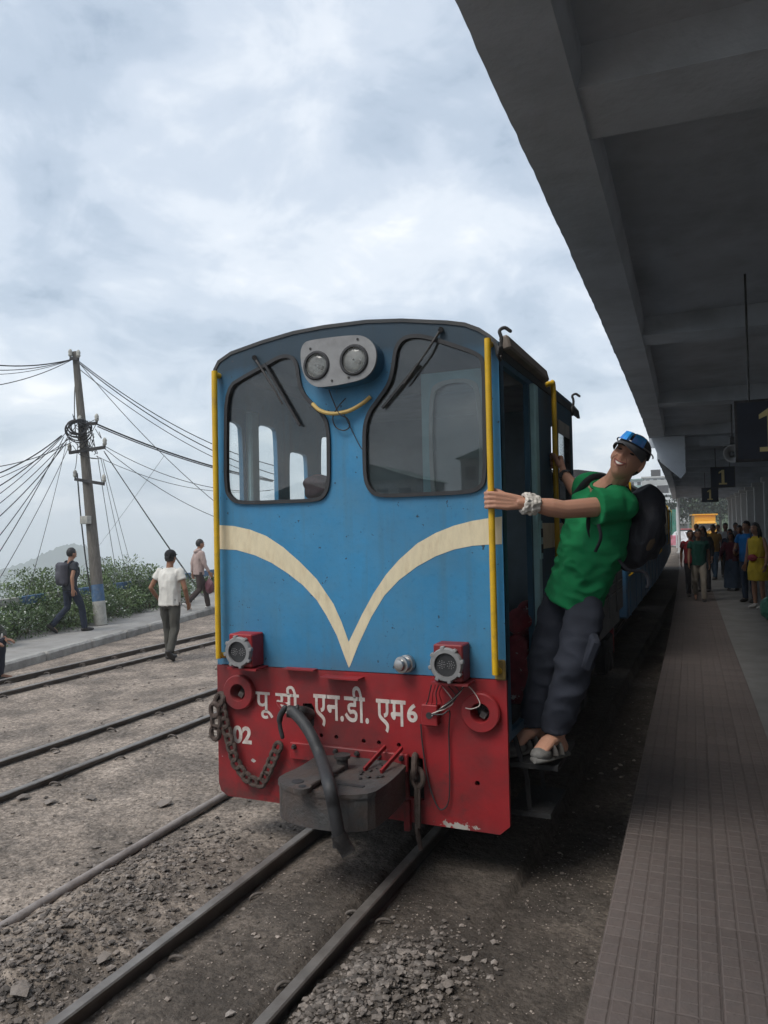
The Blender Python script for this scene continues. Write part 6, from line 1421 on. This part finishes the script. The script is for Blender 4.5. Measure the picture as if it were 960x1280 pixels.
car('white car parked past the platform end below truck', 861, 668, 60, (.7, .7, .7), 3.7, 1.45, 1.6, .5); car('red car parked past the platform end behind white car', 856, 664, 78, (.45, .03, .04), 3.6, 1.5, 1.6, .3)
# dark tree mass above the vehicles
TREEM = mat('tree_leaf', (.035, .06, .028), rough=.7, var=.5, vscale=2)
for px, y, h, lab in ((868, 98, 7.5, 'dark tree showing under the far canopy behind truck'), (900, 104, 8, 'dark leafy tree hidden mostly behind the orange truck'), (835, 96, 4.5, 'small tree below the hillside houses')):
    c = onY(px, 660, y); c.z = gz(c.x, y); t = thing('tree', lab, 'tree', tuple(c)); f = MB()
    for i in range(2600):
        v = Vector((RNG.normal(), RNG.normal(), RNG.normal())).normalized() * (.35 + .65 * RNG.random()); p = c + Vector((v.x * h * .36, v.y * h * .36, h * .62 + v.z * h * .36)); p += Vector((mnoise.noise(p), mnoise.noise(p + Vector((9, 0, 0))), mnoise.noise(p + Vector((0, 9, 0))))) * .8
        leaf(f, p, Vector((RNG.normal(), RNG.normal(), RNG.normal())).normalized(), Vector((0, 0, 1)), .45, .12)
    f.build('crown', TREEM, t); m2 = MB(); m2.tube([c + Vector((0, 0, -.3)), c + Vector((.1, 0, h * .4)), c + Vector((0, .2, h * .8))], [.2, .14, .05], 10)
    for k in range(5):
        a = k * 1.26; m2.tube([c + Vector((0, 0, h * (.35 + .07 * k))), c + Vector((math.cos(a) * h * .2, math.sin(a) * h * .2, h * (.55 + .07 * k)))], [.08, .03], 6)
    m2.build('trunk', STEM, t)

# ================================================================== hillside houses behind the camera (mirrored in the windscreens)
for i, (x0, w, y, zt_, col) in enumerate(((-34, 9, -58, 6.2, HW), (-22, 8, -62, 8.2, HG), (-11, 10, -56, 6.8, HW), (2, 9, -64, 9.0, HG), (14, 11, -57, 7.2, HW), (-46, 9, -66, 5.5, HG))):
    z0 = gz(x0 + w / 2, y) - 1; t = thing('hillside_house', ('white', 'grey', 'white', 'grey', 'white', 'grey')[i] + ' house ' + ('with low roof', 'with tall tin roof', 'facing the locomotive front', 'standing highest on the slope', 'widest of the row', 'at the valley end')[i] + ' on hillside facing the train', 'building', (x0 + w / 2, y, z0))
    m2 = MB(); m2.box((x0 + w / 2, y - 4, (z0 + zt_) / 2), (w, 8, zt_ - z0)); m2.build('walls', col, t); m2 = MB(); m2.prism([(-w / 2 - .5, 0), (w / 2 + .5, 0), (0, 1.6)], lambda u, v, d: Vector((x0 + w / 2 + u, d, zt_ + v)), y - 8.4, y + .4); m2.build('roof', GT, t)
    for r_ in range(2):
        for k in range(4): m2 = MB(); m2.box((x0 + w * (k + .5) / 4, y + .02, zt_ - 1.4 - r_ * 2.6), (w * .13, .08, 1.3)); m2.build('window', DARKW, t)
# ================================================================== people in the yard and on the platform
def feet(px, py, z): return onZ(px, py, z)
q = feet(88, 790, PTH)
bkp, J, hc, R, s = figure('person', 'man in dark tee and jeans walking on the footpath with backpack', (q.x, q.y, PTH), math.pi - .25, 1.54, 'walk2', SKIN_C, shirt=(.045, .048, .055), pants=(.03, .037, .055), stride=.27, hairm=None)
def worn_pack(root, s, col, label, w=.15, h=.24, d=.09, dz=1.2):
    m2 = MB(); c = Vector((0, .17, dz)) * s; m2.box(c, (2 * w * s, 2 * d * s, 2 * h * s), bev=.05 * s); m2.ellipsoid(c + Vector((0, .05, -.06)) * s, (w * .8 * s, .08 * s, h * .6 * s), None, 14, 10)
    me = remesh(m2, .014, 4); o = finish(me, 'backpack', mat('pack_' + label[:14].replace(' ', '_'), col, rough=.8, var=.2, vscale=9)); M4 = Matrix.Translation(root.location) @ Matrix.Rotation(root.rotation_euler[2], 4, 'Z')
    o.matrix_world = M4; tag(o, label, 'backpack')
    for sx in (-1, 1):
        m2 = MB(); S = spline([Vector((sx * .10, .11, dz + .15)) * s, Vector((sx * .105, .0, dz + .255)) * s, Vector((sx * .11, -.12, dz + .12)) * s, Vector((sx * .12, -.13, dz - .02)) * s, Vector((sx * .16, .0, dz - .12)) * s, Vector((sx * .12, .10, dz - .18)) * s], 5); m2.tube(S, .02 * s, 8, ell=[(1, .3)] * len(S), ref=Vector((1, 0, 0))); st_ = m2.build('strap', BAG, smooth=True); st_.parent = o; st_.location = (0, 0, 0)
    return o
worn_pack(bkp, s, (.06, .058, .07), 'grey daypack worn by man walking along the hedge')
q = feet(213, 829, -.22); q.z = gz(q.x, q.y)
figure('person', 'man in white polo and olive trousers walking away between the tracks', (q.x, q.y, q.z), math.pi + .15, 1.57, 'walk', SKIN_B, shirt=(.62, .60, .55), pants=(.075, .072, .062), stride=.12, belly=.02, arms=dict(le=(.12, .08, -.26), lw=(.10, -.10, -.44), re=(-.10, .02, -.28), rw=(-.09, -.08, -.50)), cap=(.02, .02, .022))
q = feet(249, 762, PTH)
hd, J, hc, R, s = figure('person', 'person in dusty pink hoodie walking on the footpath carrying bag', (q.x, q.y, PTH), math.pi - .6, 1.62, 'walk', SKIN_C, shirt=(.42, .32, .29), sleeve=1.85, pants=(.06, .045, .042), stride=.26, shoe=SHOE_L, hood=True)
W4 = Matrix.Translation(hd.location) @ Matrix.Rotation(hd.rotation_euler[2], 4, 'Z'); hw_ = W4 @ (J['rw'] + Vector((0, 0, -.09)))
t = thing('carried_bag', 'maroon plastic bag hanging from the hooded person\'s hand', 'bag', tuple(hw_ + Vector((0, 0, -.42)))); m2 = MB(); m2.ellipsoid(hw_ + Vector((0, 0, -.24)), (.12, .07, .17), None, 14, 10); m2.ellipsoid(hw_ + Vector((0, 0, -.12)), (.07, .04, .08), None, 12, 8); me = remesh(m2, .012, 3); wrinkle(me, .012, 14, 4); me.materials.append(mat('bag_maroon', (.13, .045, .06), rough=.5, var=.3, vscale=9)); o = link('bag_body', me, t, Vector((0, 0, 0))); o.location = -t.location
m2 = MB(); m2.tube(spline([hw_ + Vector((-.04, 0, -.08)), hw_ + Vector((0, 0, .015)), hw_ + Vector((.04, 0, -.08))], 6), .007, 6); m2.build('handle', mat('bag_handle', (.5, .48, .46), rough=.7), t)
# person squatting at the far rails, mostly out of frame
def squat(label, loc, rotz):
    V = Vector; b = MB(); hc = V((0, -.12, 1.02)); head_mb(b, hc, Matrix.Identity(3), .97, 0, 24, 18); J = dict(lh=V((.1, .1, .3)), rh=V((-.1, .1, .3)), lk=V((.16, -.28, .52)), rk=V((-.16, -.28, .52)), la=V((.14, -.24, .09)), ra=V((-.14, -.24, .09)), ls=V((.18, -.06, .82)), rs=V((-.18, -.06, .82)), le=V((.26, -.22, .62)), lw=V((.16, -.30, .56)), re=V((-.26, -.22, .62)), rw=V((-.16, -.30, .56)))
    X, Y_ = V((1, 0, 0)), V((0, 1, 0)); S = [(V((0, .12, .22)), X, Y_, .15, .12), (V((0, .10, .40)), X, Y_, .145, .115), (V((0, .02, .62)), X, Y_, .155, .115), (V((0, -.05, .80)), X, Y_, .17, .09), (V((0, -.06, .87)), X, Y_, .08, .06)]; sections(b, S); b.tube([V((0, -.06, .84)), hc + V((0, .01, -.05))], [.06, .055], 10)
    sh_, tr_ = MB(), MB(); sections(sh_, [(c, x, y_, a + .03, d + .03) for c, x, y_, a, d in S]); sections(tr_, [(c, x, y_, a + .02, d + .02) for c, x, y_, a, d in S[:2]])
    for q in 'lr':
        b.tube([J[q + 's'], J[q + 'e'], J[q + 'w']], [.05, .042, .028], 10, rounded=True); hand_mb(b, J[q + 'w'], V((0, -1, -.2)), V((0, 0, 1)), V((1 if q == 'r' else -1, 0, 0)), 1, .5)
        b.tube([J[q + 'h'], J[q + 'k'], J[q + 'a'], J[q + 'a'] + V((0, -.15, -.04))], [.08, .055, .04, .03], 10, rounded=True); sh_.tube([J[q + 's'], J[q + 'e'], J[q + 'e'].lerp(J[q + 'w'], .8)], [.075, .06, .05], 12); tr_.tube([J[q + 'h'], J[q + 'k'], J[q + 'a'] + V((0, 0, .02))], [.10, .08, .06], 12, rounded=True)
    body = finish(remesh(b, .009, 3), 'person', SKIN_B); body.location = loc; body.rotation_euler = (0, 0, rotz); tag(body, label, 'person')
    for m2, nm, m, w_ in ((sh_, 'jacket', cloth((.07, .075, .06)), .012), (tr_, 'trousers', cloth((.035, .037, .05)), .01)):
        me = remesh(m2, .011, 3); wrinkle(me, w_, 11, 5); o = finish(me, nm, m); o.parent = body; o.location = (0, 0, 0)
    for q in 'lr':
        m2 = MB(); a = J[q + 'a']; m2.tube([a + V((0, .05, -.05)), a + V((0, -.06, -.05)), a + V((0, -.19, -.06))], [.042, .045, .035], 12, ell=[(1, .85)] * 3, rounded=True); o = finish(remesh(m2, .009, 2), 'shoe', SHOE_D); o.parent = body; o.location = (0, 0, 0)
    m2 = MB(); m2.torus(J['lw'] + V((.02, .05, .02)), (.4, -.8, -.3), .04, .016, 14, 6); o = m2.build('wrist_band', WHITE, smooth=True); o.parent = body; o.location = (0, 0, 0)
    m2 = MB(); m2.ellipsoid(hc + V((0, .02, .03)), (.085, .10, .105), None, 16, 10); o = finish(remesh(m2, .009, 2), 'hair', HAIRM); o.parent = body; o.location = (0, 0, 0)
q = feet(-28, 852, -.2); squat('person in dark jacket squatting beside the far rails', (q.x - .1, q.y + .05, gz(q.x, q.y)), 2.0)

# --- platform crowd
G_ = 'people on the platform'
def onplat(px, y): 
    d = _ray(px, 700); return (d[0] / d[1] * y, y, pz(y))
def fp_(px, py):
    q = feet(px, py, pz(16)); return (q.x, q.y, pz(q.y))
YD = cloth((.56, .40, .035)); l_ = fp_(949, 760)
wy, J, hc, R, s = figure('person', 'woman in sleeveless yellow dress with red waist bag looking along platform', l_, -.75, 1.66, 'stand', SKIN_C, shirt=(.56, .40, .035), sleeve=0, skirt=(.56, .20, (.56, .40, .035)), shoe=SHOE_L, hair='long', group=G_, head_turn=.1)
m2 = MB(); S = [Vector((.165 * math.cos(a), .125 * math.sin(a), 1.03)) * s for a in [2 * math.pi * k / 20 for k in range(20)]]; m2.tube(S, .022, 8, closed=True, ell=[(1, .5)] * 20); m2.ellipsoid(Vector((0, -.15, 1.02)) * s, (.11, .05, .07), None, 14, 10); me = remesh(m2, .009, 3); o = finish(me, 'waist_bag', mat('waist_red', (.30, .02, .03), rough=.6)); o.matrix_world = Matrix.Translation(l_) @ Matrix.Rotation(-.75, 4, 'Z'); tag(o, 'red waist bag worn over the yellow dress', 'bag')
figure('person', 'man in bright blue t-shirt and jeans standing beside yellow dress', fp_(937, 752), -.5, 1.70, 'stand', SKIN_C, shirt=(.02, .16, .42), pants=(.03, .045, .075), group=G_, belly=.03, arms=dict(re=(-.1, .02, -.27), rw=(-.02, -.2, -.32), le=(.08, .02, -.28), lw=(.08, -.08, -.5)))
figure('person', 'man in dark green polo and beige trousers walking towards the camera', fp_(875, 751), .08, 1.54, 'walk', SKIN_B, shirt=(.01, .06, .045), pants=(.27, .24, .20), group=G_, stride=.16, shoe=SHOE_D)
figure('person', 'man in crimson shirt walking just behind the green polo', fp_(865, 745), .12, 1.52, 'walk2', SKIN_B, shirt=(.22, .02, .03), pants=(.02, .02, .025), group=G_, stride=.14)
figure('person', 'woman in dark shawl with long denim skirt standing mid platform', fp_(916, 738), -.2, 1.42, 'stand', SKIN_B, shirt=(.11, .02, .03), sleeve=1.8, skirt=(.08, .24, (.06, .09, .14)), group=G_, hair='long', arms=dict(le=(.10, .02, -.24), lw=(.02, -.16, -.30), re=(-.10, .02, -.24), rw=(-.14, -.1, -.42)))
CR = [(880, 20.5, 1.6, (.02, .02, .022), (.03, .03, .035), 'person in black top with long hair behind the green polo', 'long', 'stand'), (893, 25, 1.62, (.30, .16, .03), (.03, .06, .10), 'person in mustard jacket further down the platform', 'short', 'walk'), (908, 26, 1.66, (.36, .36, .36), (.03, .03, .03), 'person in pale grey top behind the shawl', 'short', 'stand'),
      (926, 21, 1.6, (.05, .025, .045), (.10, .09, .08), 'person in dark plum top standing behind the blue t-shirt', 'short', 'stand'), (899, 31, 1.6, (.09, .05, .02), (.04, .04, .05), 'person in brown shirt near the far pillars', 'short', 'walk2'), (872, 29, 1.64, (.03, .03, .04), (.03, .03, .03), 'dark haired person walking at the far platform edge', 'short', 'walk'), (920, 28, 1.66, (.13, .12, .14), (.05, .05, .06), 'person in grey hooded top beside the far wall', 'short', 'stand'), (914, 22.5, 1.5, (.02, .025, .04), (.02, .02, .025), 'child-sized person in navy between shawl and plum top', 'short', 'stand')]
for px, y, h, sh_, pn, lab, hr, ps in CR: figure('person', lab, onplat(px, y), RNG.uniform(-.5, .5), h, ps, SKIN_B, shirt=sh_, pants=pn, group=G_, hair=hr, sleeve=.5 if ps == 'walk' else 1.8, stride=.14, vox=.013)
# bag of goods at the right edge
q = onZ(966, 775, pz(15)); m2 = MB(); m2.ellipsoid((q.x, q.y, q.z + .2), (.2, .16, .22), None, 14, 10); m2.ellipsoid((q.x, q.y, q.z + .42), (.06, .05, .08)); me = remesh(m2, .015, 3); wrinkle(me, .02, 10, 2); me.materials.append(mat('bag_green', (.06, .22, .16), rough=.5, var=.3, vscale=8)); o = link('plastic_sack', me); tag(o, 'green plastic sack standing on the platform by the yellow dress', 'sack')

# ================================================================== the misty air of the valley
m = bpy.data.materials.new('mist'); m.use_nodes = True; t = m.node_tree; t.nodes.remove(t.nodes['Principled BSDF'])
pv = t.nodes.new('ShaderNodeVolumePrincipled'); pv.inputs['Color'].default_value = (.93, .96, 1.0, 1); pv.inputs['Density'].default_value = .0012; pv.inputs['Anisotropy'].default_value = 0.0
t.links.new(pv.outputs[0], t.nodes['Material Output'].inputs['Volume'])
m2 = MB(); m2.box((-400, 1700, -36), (6600, 5000, 160)); hz = m2.build('haze', m); struct(hz, 'pale mist filling the valley and yard', 'stuff')
